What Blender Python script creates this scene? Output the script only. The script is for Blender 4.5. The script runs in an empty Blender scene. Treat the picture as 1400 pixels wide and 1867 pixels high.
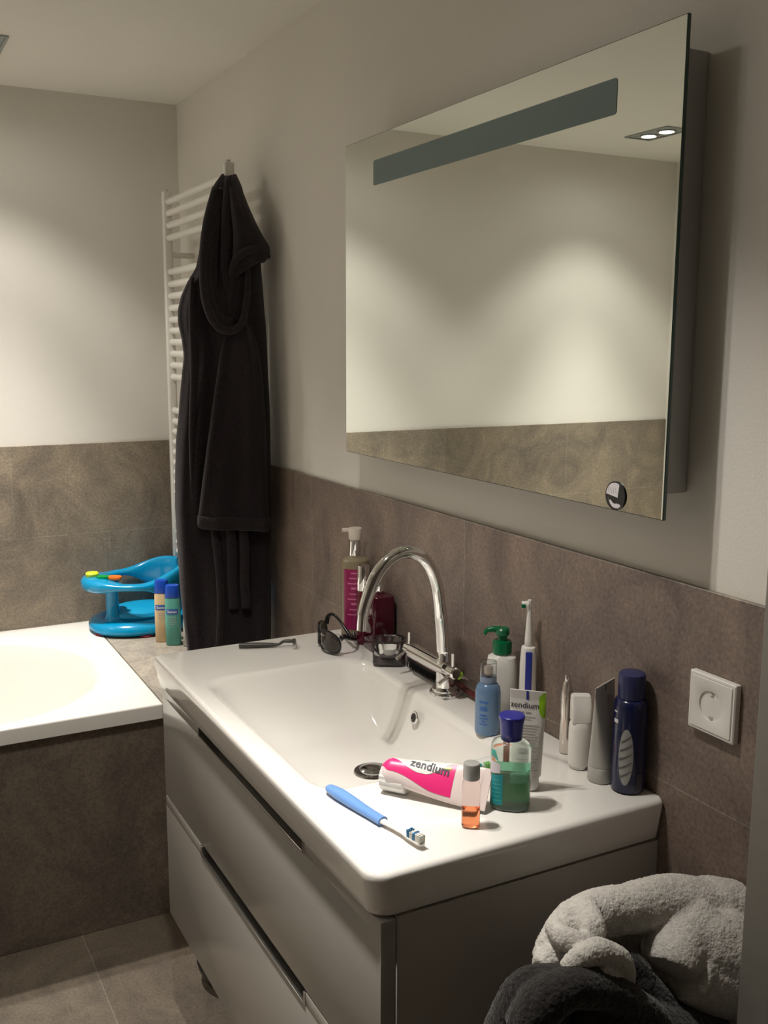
import bpy, bmesh, math, random
from mathutils import Vector, Matrix
random.seed(7)
sc = bpy.context.scene
COL = sc.collection
PI = math.pi

# ------------------------------------------------------------------ materials
def mat(name, col, rough=.5, metal=0., trans=0., ior=1.45, spec=.5, coat=0., alpha=1., sheen=0., emit=None, es=0., sss=0.):
    m = bpy.data.materials.new(name); m.use_nodes = True
    b = m.node_tree.nodes['Principled BSDF']
    b.inputs['Base Color'].default_value = (*col, 1)
    b.inputs['Roughness'].default_value = rough
    b.inputs['Metallic'].default_value = metal
    b.inputs['Transmission Weight'].default_value = trans
    b.inputs['IOR'].default_value = ior
    b.inputs['Specular IOR Level'].default_value = spec
    b.inputs['Coat Weight'].default_value = coat
    b.inputs['Alpha'].default_value = alpha
    b.inputs['Sheen Weight'].default_value = sheen
    b.inputs['Subsurface Weight'].default_value = sss
    if emit:
        b.inputs['Emission Color'].default_value = (*emit, 1)
        b.inputs['Emission Strength'].default_value = es
    return m

def add_noise(m, scale, amount, bump=0., bscale=None, detail=6, rough_var=0.):
    """mottle the base colour by +-amount and add a bump"""
    nt = m.node_tree; N = nt.nodes; L = nt.links
    b = N['Principled BSDF']
    tc = N.new('ShaderNodeTexCoord')
    n = N.new('ShaderNodeTexNoise'); n.inputs['Scale'].default_value = scale; n.inputs['Detail'].default_value = detail
    L.new(tc.outputs['Object'], n.inputs['Vector'])
    if amount:
        c = tuple(b.inputs['Base Color'].default_value)[:3]
        r = N.new('ShaderNodeValToRGB')
        r.color_ramp.elements[0].position = .3; r.color_ramp.elements[1].position = .7
        r.color_ramp.elements[0].color = (*[max(0, x*(1-amount)) for x in c], 1)
        r.color_ramp.elements[1].color = (*[min(1, x*(1+amount)) for x in c], 1)
        L.new(n.outputs['Fac'], r.inputs['Fac']); L.new(r.outputs['Color'], b.inputs['Base Color'])
    if bump:
        n2 = N.new('ShaderNodeTexNoise'); n2.inputs['Scale'].default_value = bscale or scale; n2.inputs['Detail'].default_value = 4
        L.new(tc.outputs['Object'], n2.inputs['Vector'])
        bp = N.new('ShaderNodeBump'); bp.inputs['Strength'].default_value = bump; bp.inputs['Distance'].default_value = .002
        L.new(n2.outputs['Fac'], bp.inputs['Height']); L.new(bp.outputs['Normal'], b.inputs['Normal'])
    return m

def tile_mat(name, ax, sx, sy, bw, bh, offset=.5, c1=(.20,.165,.14), c2=(.26,.22,.185), rough=.45, joint=(.27,.245,.215)):
    m = mat(name, c1, rough, spec=.4)
    nt = m.node_tree; N = nt.nodes; L = nt.links; b = N['Principled BSDF']
    tc = N.new('ShaderNodeTexCoord'); sp = N.new('ShaderNodeSeparateXYZ'); cb = N.new('ShaderNodeCombineXYZ')
    L.new(tc.outputs['Object'], sp.inputs[0])
    def sh(out, d, inp):
        a = N.new('ShaderNodeMath'); a.operation = 'ADD'; a.inputs[1].default_value = d
        L.new(sp.outputs[out], a.inputs[0]); L.new(a.outputs[0], cb.inputs[inp])
    sh(ax[0], sx + bw*20, 0); sh(ax[1], sy + bh*20, 1)
    br = N.new('ShaderNodeTexBrick'); br.offset = offset; br.offset_frequency = 2; br.squash = 1
    br.inputs['Scale'].default_value = 1; br.inputs['Brick Width'].default_value = bw; br.inputs['Row Height'].default_value = bh
    br.inputs['Mortar Size'].default_value = .0014; br.inputs['Mortar Smooth'].default_value = .2; br.inputs['Bias'].default_value = 0
    br.inputs['Color1'].default_value = (*c1, 1); br.inputs['Color2'].default_value = (*c2, 1)
    br.inputs['Mortar'].default_value = (*joint, 1)
    L.new(cb.outputs[0], br.inputs['Vector'])
    n1 = N.new('ShaderNodeTexNoise'); n1.inputs['Scale'].default_value = 4.5; n1.inputs['Detail'].default_value = 8; n1.inputs['Roughness'].default_value = .65
    n1.inputs['Distortion'].default_value = 1.2
    n2 = N.new('ShaderNodeTexNoise'); n2.inputs['Scale'].default_value = 160; n2.inputs['Detail'].default_value = 3
    for n in (n1, n2): L.new(tc.outputs['Object'], n.inputs['Vector'])
    r1 = N.new('ShaderNodeValToRGB'); r1.color_ramp.elements[0].position = .3; r1.color_ramp.elements[1].position = .72
    r1.color_ramp.elements[0].color = (.62, .61, .62, 1); r1.color_ramp.elements[1].color = (1.38, 1.33, 1.2, 1)
    r2 = N.new('ShaderNodeValToRGB'); r2.color_ramp.elements[0].position = .3; r2.color_ramp.elements[1].position = .7
    r2.color_ramp.elements[0].color = (.76, .77, .80, 1); r2.color_ramp.elements[1].color = (1.22, 1.2, 1.16, 1)
    L.new(n1.outputs['Fac'], r1.inputs['Fac']); L.new(n2.outputs['Fac'], r2.inputs['Fac'])
    prev = br.outputs['Color']
    for r in (r1, r2):
        x = N.new('ShaderNodeMix'); x.data_type = 'RGBA'; x.blend_type = 'MULTIPLY'; x.inputs[0].default_value = 1
        L.new(prev, x.inputs[6]); L.new(r.outputs['Color'], x.inputs[7]); prev = x.outputs[2]
    L.new(prev, b.inputs['Base Color'])
    bp = N.new('ShaderNodeBump'); bp.inputs['Strength'].default_value = .35; bp.inputs['Distance'].default_value = .0015
    ad = N.new('ShaderNodeMath'); ad.operation = 'SUBTRACT'; L.new(n1.outputs['Fac'], ad.inputs[0]); L.new(br.outputs['Fac'], ad.inputs[1])
    L.new(ad.outputs[0], bp.inputs['Height']); L.new(bp.outputs['Normal'], b.inputs['Normal'])
    return m

M = {}
M['paint'] = add_noise(mat('wall_paint', (.745,.715,.66), .85, spec=.2), 3, .015, .15, 220)
M['ceil'] = add_noise(mat('ceiling_paint', (.76,.735,.665), .9, spec=.15), 3, .01, .1, 200)
M['tile_far'] = tile_mat('wall_tile_far', (0,2), .57, -.005, .6, .3, c1=(.205,.175,.142), c2=(.255,.22,.18))
M['tile_right'] = tile_mat('wall_tile_right', (1,2), .1595, -.005, .715, .3, c1=(.185,.144,.129), c2=(.245,.196,.174))
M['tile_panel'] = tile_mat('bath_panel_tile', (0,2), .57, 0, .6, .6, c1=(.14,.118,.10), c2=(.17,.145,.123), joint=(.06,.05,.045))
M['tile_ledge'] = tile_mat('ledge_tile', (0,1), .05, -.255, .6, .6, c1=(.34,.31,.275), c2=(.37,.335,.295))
M['tile_floor'] = tile_mat('floor_tile', (0,1), .575, -.3, .6, .6, 0, c1=(.155,.13,.107), c2=(.19,.162,.133), rough=.4)
M['ceramic'] = mat('glazed_ceramic', (.80,.775,.735), .12, spec=.5, coat=.4)
M['acrylic'] = mat('bath_acrylic', (.82,.80,.75), .18, spec=.5)
M['lacquer'] = mat('grey_lacquer', (.37,.35,.32), .16, spec=.5)
M['lacquer_side'] = mat('grey_side_panel', (.46,.43,.40), .3, spec=.4)
M['dark'] = mat('recess_black', (.012,.011,.01), .4)
M['chrome'] = mat('chrome', (.82,.81,.80), .06, 1)
M['drain_metal'] = mat('dull_chrome', (.42,.41,.40), .16, 1)
M['silver_cap'] = mat('silver_painted_cap', (.50,.49,.48), .38, .45)
M['satin'] = mat('satin_metal', (.55,.54,.53), .28, 1)
M['mirror'] = mat('mirror_silver', (.86,.90,.86), .0, 1)
M['glass_edge'] = mat('mirror_edge', (.03,.06,.05), .15, spec=.6)
M['frost'] = mat('frosted_light_strip', (.17,.22,.215), .5, spec=.3)
M['alu'] = mat('aluminium_case', (.42,.41,.40), .5, .0)
M['white'] = mat('white_plastic', (.78,.76,.72), .35)
M['white_gloss'] = mat('white_enamel', (.74,.72,.67), .25)
M['black'] = mat('black_plastic', (.015,.014,.014), .35)
M['terry_dark'] = add_noise(mat('charcoal_terry', (.030,.0245,.027), .95, spec=.1, sheen=.12), 300, .35, .8, 420)
M['terry_rib'] = add_noise(mat('charcoal_velour_trim', (.033,.027,.0295), .95, spec=.1, sheen=.12), 300, .3, .6, 500)
M['towel_white'] = add_noise(mat('cream_terry', (.62,.59,.55), .95, spec=.1, sheen=.2), 160, .12, 1., 380)
M['towel_dark'] = add_noise(mat('black_terry', (.028,.025,.024), .95, spec=.1, sheen=.25), 200, .5, 1., 300)
M['blue_plastic'] = mat('aqua_blue_plastic', (.0,.27,.52), .22, coat=.4)
M['blue_pad'] = mat('aqua_pad', (.0,.29,.53), .45)
M['yellow'] = mat('lime_plastic', (.60,.70,.04), .3); M['green'] = mat('green_plastic', (.0,.28,.06), .3)
M['orange'] = mat('orange_plastic', (.9,.18,.02), .3); M['maroon'] = mat('maroon_rubber', (.22,.02,.04), .5)
M['cap_blue'] = mat('royal_blue_cap', (.01,.07,.45), .3)
M['beige'] = mat('beige_bottle', (.70,.50,.29), .35); M['teal'] = mat('teal_bottle', (.10,.36,.30), .3)
M['grey_bottle'] = mat('pale_grey_bottle', (.55,.54,.52), .35)
M['label_blue'] = mat('label_blue', (.03,.12,.42), .4)
M['olive'] = mat('olive_plastic', (.23,.19,.12), .35)
M['cream_head'] = mat('cream_pump', (.62,.55,.47), .4)
M['pinklab'] = mat('magenta_label', (.27,.012,.085), .3)
M['pinkline'] = mat('pink_lettering', (.62,.16,.30), .4)
M['darkred'] = mat('dark_red_bottle', (.055,.004,.012), .12, coat=.3)
M['wine'] = mat('wine_bottle', (.10,.008,.022), .2)
M['glass'] = mat('clear_glass', (.93,.94,.93), .02, trans=1, ior=1.45)
M['clear'] = mat('clear_plastic', (.93,.95,.95), .06, trans=1, ior=1.25)
M['cream_dark'] = mat('dark_cream_base', (.06,.045,.047), .3)
M['silver_in'] = mat('silver_inner_cup', (.82,.80,.77), .3, .0)
M['sg_frame'] = mat('sunglass_frame', (.012,.011,.012), .2); M['sg_lens'] = mat('sunglass_lens', (.022,.012,.011), .06, coat=.5)
M['razor'] = mat('razor_grey', (.07,.065,.06), .4, .3)
M['gpump'] = mat('dark_green_pump', (.0,.13,.045), .3)
M['navy'] = mat('navy_can', (.006,.010,.055), .22, coat=.4); M['navycap'] = mat('navy_cap', (.03,.035,.11), .3)
M['greyleaf'] = mat('silver_print', (.34,.34,.32), .4)
M['vein'] = mat('dark_leaf_vein', (.12,.12,.12), .4)
M['spray'] = mat('blue_spray_bottle', (.13,.22,.36), .22, .15); M['spray_neck'] = mat('blue_collar', (.20,.25,.36), .3)
M['peach'] = mat('peach_nozzle', (.74,.63,.55), .4)
M['ink'] = mat('dark_print', (.05,.045,.06), .5); M['inkblue'] = mat('blue_print', (.03,.04,.30), .4)
M['inkgrey'] = mat('grey_print', (.38,.36,.36), .5)
M['lime'] = mat('lime_print', (.28,.52,.02), .4)
M['tube'] = mat('white_tube', (.72,.69,.65), .35); M['tubegrey'] = mat('grey_tube', (.50,.48,.45), .4)
M['pearl'] = mat('pearl_tube', (.78,.66,.63), .3); M['pink'] = mat('hot_pink_print', (.80,.03,.20), .35)
M['mw_shell'] = mat('mouthwash_shell', (.84,.94,.88), .16, trans=.88, ior=1.18)
M['mw_liquid'] = mat('mouthwash_liquid', (.002,.075,.010), .05, trans=1, ior=1.2)
M['mw_film'] = mat('mouthwash_film', (.22,.55,.38), .15, trans=1, ior=1.05)
M['mwcap'] = mat('deep_blue_cap', (.018,.022,.25), .3, coat=.2)
M['teal_label'] = mat('teal_label', (.0,.27,.32), .4); M['aqua'] = mat('aqua_label', (.03,.45,.38), .4)
M['labelwhite'] = mat('pale_label', (.70,.66,.70), .45)
M['amber_shell'] = mat('mini_bottle_shell', (.97,.90,.87), .06, trans=1, ior=1.2)
M['amber_liquid'] = mat('mini_bottle_liquid', (.95,.36,.16), .05, trans=1, ior=1.25)
M['tb_blue'] = mat('toothbrush_blue', (.16,.33,.70), .3); M['tb_dark'] = mat('toothbrush_grip_blue', (.03,.12,.60), .4)
M['br_white'] = mat('white_bristle', (.80,.80,.74), .6); M['br_blue'] = mat('blue_bristle', (.04,.19,.38), .6); M['br_green'] = mat('green_bristle', (.25,.55,.18), .6)
M['tb_teal'] = mat('toothbrush_teal', (.16,.55,.47), .35); M['tb_tealdark'] = mat('toothbrush_teal_grip', (.02,.19,.17), .4)
M['br_teal'] = mat('teal_bristle', (.05,.45,.38), .6)
M['eb_blue'] = mat('handle_blue_strip', (.02,.035,.27), .35)
M['pen'] = mat('brushed_pen', (.62,.56,.52), .25, .85); M['penmid'] = mat('pen_silver', (.68,.63,.58), .18, .9)
M['lamp'] = mat('lamp_disc', (1,1,1), .5, emit=(1,.93,.80), es=14)
M['lampframe'] = mat('lamp_frame', (.36,.39,.38), .4, .5)
M['dark_wall'] = add_noise(mat('low_bounce_paint', (.16,.14,.12), .6), 5, .05)  # unseen back wall, darkened to cut light bounced onto near faces
M['trim'] = add_noise(mat('painted_frame', (.235,.222,.20), .6, spec=.3), 40, .03)
M['hairdark'] = mat('hairbrush_bristle', (.012,.011,.012), .6)
M['hairhandle'] = mat('hairbrush_handle', (.10,.02,.018), .35)
M['basket'] = add_noise(mat('grey_basket', (.16,.15,.14), .7), 30, .1)
M['socketgrey'] = mat('socket_well', (.30,.275,.245), .45)

# ------------------------------------------------------------------ mesh helpers
def obj(name, bm, m, parent=None, ang=38, recalc=True):
    if recalc: bmesh.ops.recalc_face_normals(bm, faces=bm.faces)
    me = bpy.data.meshes.new(name); bm.to_mesh(me); bm.free()
    for p in me.polygons: p.use_smooth = True
    me.set_sharp_from_angle(angle=math.radians(ang))
    me.materials.append(M[m] if isinstance(m, str) else m)
    o = bpy.data.objects.new(name, me); COL.objects.link(o)
    if parent: o.parent = parent
    return o
def tag(o, label, cat, group=None):
    o['label'] = label; o['category'] = cat
    if group: o['group'] = group
    return o
def thing(name, label, cat, loc=(0,0,0), rz=0, group=None):
    o = bpy.data.objects.new(name, None); COL.objects.link(o)
    o.location = loc; o.rotation_euler = (0, 0, math.radians(rz)); o.empty_display_size = .02
    return tag(o, label, cat, group)
def struct(o): o['kind'] = 'structure'; return o
def lab(o, s): o['label'] = s; return o

def add_loft(bm, rings, cap0=True, cap1=True, closed=True):
    vs = [[bm.verts.new(p) for p in r] for r in rings]
    n = len(rings[0])
    for a, b in zip(vs, vs[1:]):
        for i in range(n if closed else n-1):
            j = (i+1) % n
            bm.faces.new((a[i], a[j], b[j], b[i]))
    if closed and cap0: bm.faces.new(list(reversed(vs[0])))
    if closed and cap1: bm.faces.new(vs[-1])
    return bm
def loft(rings, **k): return add_loft(bmesh.new(), rings, **k)
def circ(r, z, n=40, cx=0, cy=0, ry=None):
    return [(cx+r*math.cos(2*PI*i/n), cy+(r if ry is None else ry)*math.sin(2*PI*i/n), z) for i in range(n)]
def lathe(prof, n=40, sy=1., cx=0, cy=0):
    """prof: (radius, z) list from bottom to top"""
    return loft([circ(max(r, 1e-4), z, n, cx, cy, max(r, 1e-4)*sy) for r, z in prof])
def superell(a, b, z, e=4., n=48, cx=0, cy=0):
    out = []
    for i in range(n):
        t = 2*PI*i/n; c, s = math.cos(t), math.sin(t)
        out.append((cx+a*math.copysign(abs(c)**(2/e), c), cy+b*math.copysign(abs(s)**(2/e), s), z))
    return out
def slathe(prof, n=48):
    """prof: (a, b, z, exponent)"""
    return loft([superell(a, b, z, e, n) for a, b, z, e in prof])
def add_box(bm, x0, x1, y0, y1, z0, z1, bev=0., seg=2):
    r = bmesh.ops.create_cube(bm, size=1)
    vs = r['verts']
    for v in vs: v.co = Vector(((x0+x1)/2+v.co.x*(x1-x0), (y0+y1)/2+v.co.y*(y1-y0), (z0+z1)/2+v.co.z*(z1-z0)))
    if bev:
        es = {e for v in vs for e in v.link_edges}
        bmesh.ops.bevel(bm, geom=list(es), offset=bev, segments=seg, affect='EDGES', profile=.5)
    return bm
def box(*a, **k): return add_box(bmesh.new(), *a, **k)
def smooth_path(pts, sub=6):
    P = [Vector(p) for p in pts]; out = []
    for i in range(len(P)-1):
        p0 = P[i-1] if i else P[0]*2-P[1]; p1, p2 = P[i], P[i+1]; p3 = P[i+2] if i+2 < len(P) else P[-1]*2-P[-2]
        for k in range(sub):
            t = k/sub
            out.append(.5*((2*p1)+(p2-p0)*t+(2*p0-5*p1+4*p2-p3)*t*t+(3*p1-p0-3*p2+p3)*t**3))
    out.append(P[-1]); return out
def add_tube(bm, pts, rad, n=16, flat=1., up=(0,0,1), sub=6):
    """swept tube, rad a number or list over the control points, flat squashes the second axis"""
    path = smooth_path(pts, sub) if sub > 1 else [Vector(p) for p in pts]
    K = len(path); nr = len(pts)
    rings = []; ref = Vector(up)
    for i, p in enumerate(path):
        t = (path[min(i+1, K-1)]-path[max(i-1, 0)]).normalized()
        a = ref-t*ref.dot(t)
        if a.length < 1e-4: a = Vector((1, .3, 0))-t*t.dot(Vector((1, .3, 0)))
        a.normalize(); b = t.cross(a); ref = a
        if isinstance(rad, (int, float)): r = rad
        else:
            f = i/(K-1)*(nr-1); j = min(int(f), nr-2); r = rad[j]+(rad[j+1]-rad[j])*(f-j)
        rings.append([tuple(p+b*r*math.cos(2*PI*k/n)+a*r*flat*math.sin(2*PI*k/n)) for k in range(n)])
    return add_loft(bm, rings)
def tube(*a, **k): return add_tube(bmesh.new(), *a, **k)
def add_rod(bm, a, b, r, n=16, r2=None):
    return add_tube(bm, [a, b], [r, r if r2 is None else r2], n, sub=1)
def rod(*a, **k): return add_rod(bmesh.new(), *a, **k)
def polyprism(pts, fn, t=.0004):
    """flat outline of (s,t) points put through fn(s,t,offset) as a thin solid"""
    bm = bmesh.new()
    add_loft(bm, [[fn(s, q, 0) for s, q in pts], [fn(s, q, t) for s, q in pts]])
    return bm
def text_bm(s, size, fn, bold=0.0, wide=1.0):
    cu = bpy.data.curves.new('lettering', 'FONT'); cu.body = s; cu.size = size; cu.align_x = 'CENTER'; cu.resolution_u = 3
    cu.offset = bold
    o = bpy.data.objects.new('lettering', cu); COL.objects.link(o)
    bpy.context.view_layer.update()
    me = bpy.data.meshes.new_from_object(o.evaluated_get(bpy.context.evaluated_depsgraph_get()))
    bm = bmesh.new(); bm.from_mesh(me)
    bmesh.ops.triangulate(bm, faces=bm.faces)
    for v in bm.verts: v.co = Vector(fn(v.co.x*wide, v.co.y, 0))
    bpy.data.objects.remove(o); bpy.data.curves.remove(cu); bpy.data.meshes.remove(me)
    return bm
def on_cyl(r, z0, a0=-PI/2, cx=0, cy=0, ry=None):
    """text / print on a round wall: s runs along the wall, t upward; a0 is the angle faced"""
    def f(s, t, off):
        a = a0+s/r
        return (cx+(r+.0004+off)*math.cos(a), cy+((r if ry is None else ry)+.0004+off)*math.sin(a), z0+t)
    return f
def grid_patch(fn, ns, nt, s0, s1, lo, hi):
    """patch on a surface fn(s,t,off) between the curves lo(s) and hi(s)"""
    bm = bmesh.new(); rows = []
    for i in range(ns+1):
        s = s0+(s1-s0)*i/ns
        a, b = lo(i/ns), hi(i/ns)
        rows.append([bm.verts.new(fn(s, a+(b-a)*j/nt, 0)) for j in range(nt+1)])
    for i in range(ns):
        for j in range(nt):
            bm.faces.new((rows[i][j], rows[i+1][j], rows[i+1][j+1], rows[i][j+1]))
    return bm

# ------------------------------------------------------------------ camera
CX, CY, CZ, YAW, PITCH, ROLL, FPX = -1.00788536, -1.02260936, 1.53411511, .486648489, -.166525109, .003707268, 1830.91753
f = Vector((math.sin(YAW)*math.cos(PITCH), math.cos(YAW)*math.cos(PITCH), math.sin(PITCH)))
r = Vector((math.cos(YAW), -math.sin(YAW), 0)); u = r.cross(f)
r2 = r*math.cos(ROLL)+u*math.sin(ROLL); u2 = -r*math.sin(ROLL)+u*math.cos(ROLL)
cam = bpy.data.cameras.new('camera'); co = bpy.data.objects.new('camera', cam); COL.objects.link(co)
co.matrix_world = Matrix(((r2.x, u2.x, -f.x, CX), (r2.y, u2.y, -f.y, CY), (r2.z, u2.z, -f.z, CZ), (0, 0, 0, 1)))
cam.sensor_fit = 'VERTICAL'; cam.sensor_height = 36; cam.sensor_width = 27; cam.lens = FPX*36/1867; cam.clip_start = .05
sc.camera = co

# ------------------------------------------------------------------ room shell
XL, YB, YF, ZC, ZT = -2.32, -1.25, 2.355, 2.302, 1.205
struct(obj('floor', box(XL-.1, .1, YB-.1, YF+.1, -.1, 0), 'tile_floor'))
struct(obj('ceiling', box(XL-.1, .1, YB-.1, YF+.1, ZC, ZC+.1), 'ceil'))
wr = struct(obj('wall_right', box(.008, .1, YB-.1, YF+.1, 0, ZC), 'paint'))
obj('tile_cladding', box(0, .008, YB, YF, 0, ZT, bev=.0012, seg=1), 'tile_right', wr)
wf = struct(obj('wall_far', box(XL-.1, .008, YF+.008, YF+.1, 0, ZC), 'paint'))
obj('tile_cladding', box(XL, 0, YF, YF+.008, 0, ZT, bev=.0012, seg=1), 'tile_far', wf)
wl = struct(obj('wall_left', box(XL-.1, XL, YB-.1, YF+.008, 0, ZC), 'paint'))
struct(obj('wall_back', box(XL, .008, YB-.1, YB, 0, ZC), 'dark_wall'))
struct(obj('wall_return_right', box(-.15, -.0005, YB+.001, -.282, .001, ZC-.001, bev=.003), 'trim'))

# ------------------------------------------------------------------ bath, panel, ledge
def rrect(x0, x1, y0, y1, rad, z, k=8, ns=14):
    """rounded rectangle, rad = radii at (x1,y1),(x0,y1),(x0,y0),(x1,y0); constant point count"""
    cs = [(x1, y1, 1, 1, 0), (x0, y1, -1, 1, 90), (x0, y0, -1, -1, 180), (x1, y0, 1, -1, 270)]
    arcs = []
    for (x, y, sx, sy, a0), rr in zip(cs, rad):
        arcs.append([(x-sx*rr+rr*math.cos(math.radians(a0+90*i/k)), y-sy*rr+rr*math.sin(math.radians(a0+90*i/k)), z) for i in range(k+1)])
    out = []
    for i in range(4):
        out += arcs[i]
        a, b = arcs[i][-1], arcs[(i+1) % 4][0]
        out += [(a[0]+(b[0]-a[0])*j/ns, a[1]+(b[1]-a[1])*j/ns, z) for j in range(1, ns)]
    return out
BX0, BX1, BY0, BY1, BZ = -2.15, -.345, 1.457, 2.353, .605
bath = thing('bathtub', 'white built-in bathtub with an oval tub along the far wall', 'bathtub', (0,0,0))
rings = [rrect(BX0, BX1, BY0, BY1, (.006,)*4, BZ-.04)]
for a in (0, 30, 60, 90):
    d = .006*(1-math.sin(math.radians(a))); e = .006*(1-math.cos(math.radians(a)))
    rings.append(rrect(BX0+e, BX1-e, BY0+e, BY1-e, (.006,)*4, BZ-d))
OX0, OX1, OY0, OY1 = -2.06, -.432, 1.505, 2.262
def oval(ins, z):
    rr = (.34-ins*.4,)*4
    return rrect(OX0+ins, OX1-ins, OY0+ins, OY1-ins, rr, z)
for ins, z in ((-.012, BZ), (-.004, BZ-.001), (.002, BZ-.005), (.008, BZ-.016), (.02, BZ-.06), (.06, BZ-.2), (.10, BZ-.33), (.15, BZ-.39), (.22, BZ-.41), (.30, BZ-.415)):
    rings.append(oval(ins, z))
obj('tub', loft(rings, cap0=False), 'acrylic', bath, 50)
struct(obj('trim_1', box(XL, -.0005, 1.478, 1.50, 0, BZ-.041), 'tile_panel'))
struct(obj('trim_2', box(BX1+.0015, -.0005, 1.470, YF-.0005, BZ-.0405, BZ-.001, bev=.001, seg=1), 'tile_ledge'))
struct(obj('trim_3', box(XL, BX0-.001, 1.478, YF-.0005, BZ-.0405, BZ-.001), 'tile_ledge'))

# ------------------------------------------------------------------ vanity and basin
van = thing('vanity_unit', 'glossy grey wall-hung vanity unit with two wide drawers', 'vanity', (0,0,0))
VX, VY0, VY1, VZ0, VZT = -.465, .008, 1.014, .285, .812
for y0, y1 in ((VY0+.002, VY0+.02), (VY1-.02, VY1-.002)):
    obj('side_panel', box(-.441, -.0002, y0, y1, VZ0+.002, VZT, bev=.001, seg=1), 'lacquer_side', van)
obj('bottom_panel', box(-.441, -.001, VY0+.0205, VY1-.0205, VZ0+.002, VZ0+.02), 'lacquer_side', van)
obj('back_panel', box(-.02, -.0002, VY0+.0205, VY1-.0205, VZ0+.0205, .70), 'lacquer_side', van)
def drawer(z0, z1, slot):
    bm = bmesh.new()
    s0, s1 = .252, .764
    add_box(bm, VX, -.443, VY0, VY1, z0, slot, bev=.0012, seg=2)
    add_box(bm, VX, -.443, VY0, s0, slot-.001, z1, bev=.0012, seg=2)
    add_box(bm, VX, -.443, s1, VY1, slot-.001, z1, bev=.0012, seg=2)
    d = obj('drawer_front', bm, 'lacquer', van)
    h = bmesh.new()
    add_box(h, VX-.0015, -.444, s0+.004, s1-.004, slot-.0005, slot+.0022, bev=.0005, seg=1)
    add_box(h, VX-.0015, -.444, s0-.0005, s0+.0065, slot-.0005, z1-.0005, bev=.0005, seg=1)
    add_box(h, VX-.0015, -.444, s1-.0065, s1+.0005, slot-.0005, z1-.0005, bev=.0005, seg=1)
    lab(obj('handle_trim', h, 'satin', d), 'thin metal lining of the finger slot')
    k = box(-.4425, -.4415, s0, s1, slot-.002, z1)
    lab(obj('handle_recess', k, 'dark', d), 'black finger slot')
    return d
drawer(VZ0, .563, .541); drawer(.567, .811, .789)

bas = thing('washbasin', 'wide white ceramic washbasin with a rectangular bowl on the vanity', 'washbasin', (0,0,0))
L_, ZB = 1.022, .88
rings = []
def outl(ins, z): return rrect(-.482+ins, -.0008-ins*.05, ins, L_-ins, (.006, .012, .03, .008), z)
def under(dx0, dx1, dy0, dy1, rad, z): return rrect(-.436+dx0, -.103-dx1, .252+dy0, .808-dy1, (rad,)*4, z)
rings += [under(.15, .14, .255, .27, .012, .771), under(.075, .05, .10, .17, .05, .775), under(.02, .014, .025, .04, .055, .812), under(-.006, -.006, -.008, -.008, .055, .862), outl(.022, .862)]
rings.append(outl(.018, .8165)); rings.append(outl(.012, .815)); rings.append(outl(.009, .8175))
rings.append(outl(.006, .835)); rings.append(outl(.001, .866))
for a in (15, 35, 55, 75, 90):
    rings.append(outl(.0005+.009*(1-math.cos(math.radians(a))), .871+.009*math.sin(math.radians(a))))
RX0, RX1, RY0, RY1 = -.436, -.103, .252, .808
def bowl(dx0, dx1, dy0, dy1, rad, z): return rrect(RX0+dx0, RX1-dx1, RY0+dy0, RY1-dy1, (rad,)*4, z)
rings.append(bowl(-.012, -.010, -.012, -.012, .055, .8805))
rings.append(bowl(-.005, -.004, -.005, -.005, .055, .8798))
rings.append(bowl(.001, 0, .001, .001, .055, .877))
rings.append(bowl(.006, .004, .006, .007, .055, .872))
for t in (.15, .3, .45, .6, .75, .88, 1.):
    s = t*t*(3-2*t)
    q = 1-math.cos(t*PI/2)
    rings.append(bowl(.006+.045*t+.02*q, .004+.028*t+.02*q, .006+.06*t+.04*q, .007+.11*t+.06*q, .055, .872-.082*math.sin(t*PI/2)-.006*t))
rings.append(bowl(.12, .10, .20, .23, .03, .7815)); rings.append(bowl(.15, .14, .255, .27, .012, .780))
obj('bowl', loft(rings), 'ceramic', bas, 60)
dr = obj('drain', lathe([(.004,.7795),(.033,.7795),(.0350,.7815),(.0335,.7840),(.028,.7845),(.0270,.7825),(.0255,.7825),(.0248,.7870),(.019,.7905),(.010,.7925),(0,.793)], 48, cx=-.234, cy=.478), 'drain_metal', bas)
ov = bmesh.new()
for p in (0,): add_loft(ov, [circ(.0115, 0, 32), circ(.0125, .0015, 32), circ(.0115, .003, 32), circ(.0085, .003, 32), circ(.008, -.002, 32)], cap0=False)
o_ = obj('overflow_ring', ov, 'chrome', bas); 
# the ring sits on the sloping back wall of the bowl
ovm = Matrix.Translation((-.1215, .527, .845)) @ Matrix.Rotation(math.radians(-74), 4, 'Y')
o_.matrix_local = ovm
hole = obj('overflow_hole', lathe([(.0086, -.001), (.0086, .0012), (0, .0013)], 32), 'dark', bas)
hole.matrix_local = ovm.copy()

# ------------------------------------------------------------------ tap
fx, fy = -.056, .528
tap = thing('basin_tap', 'chrome basin tap with a tall curved swan-neck spout and three-pin handles', 'tap', (fx, fy, ZB+.0005))
obj('base_flange', lathe([(.029,0),(.0295,.002),(.0295,.006),(.028,.008),(.0245,.0085),(.0245,.012),(.0235,.014),(.017,.0145)], 48), 'chrome', tap)
obj('column', lathe([(.0172,.012),(.0172,.055),(.0165,.058),(.0165,.07),(.0145,.076),(.0142,.084),(.0155,.0845),(.0155,.087),(.0125,.0875),(.0125,.094)], 40), 'chrome', tap)
sp_px = [(-.006,.965),(-.008,.99),(-.012,1.03),(-.016,1.062),(-.022,1.094),(-.034,1.125),(-.052,1.148),(-.076,1.160),(-.100,1.161),(-.124,1.150),(-.144,1.130),(-.158,1.105),(-.167,1.083),(-.172,1.068),(-.174,1.058)]
spp = [(x+.001, 0, z-ZB) for x, z in sp_px]
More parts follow.
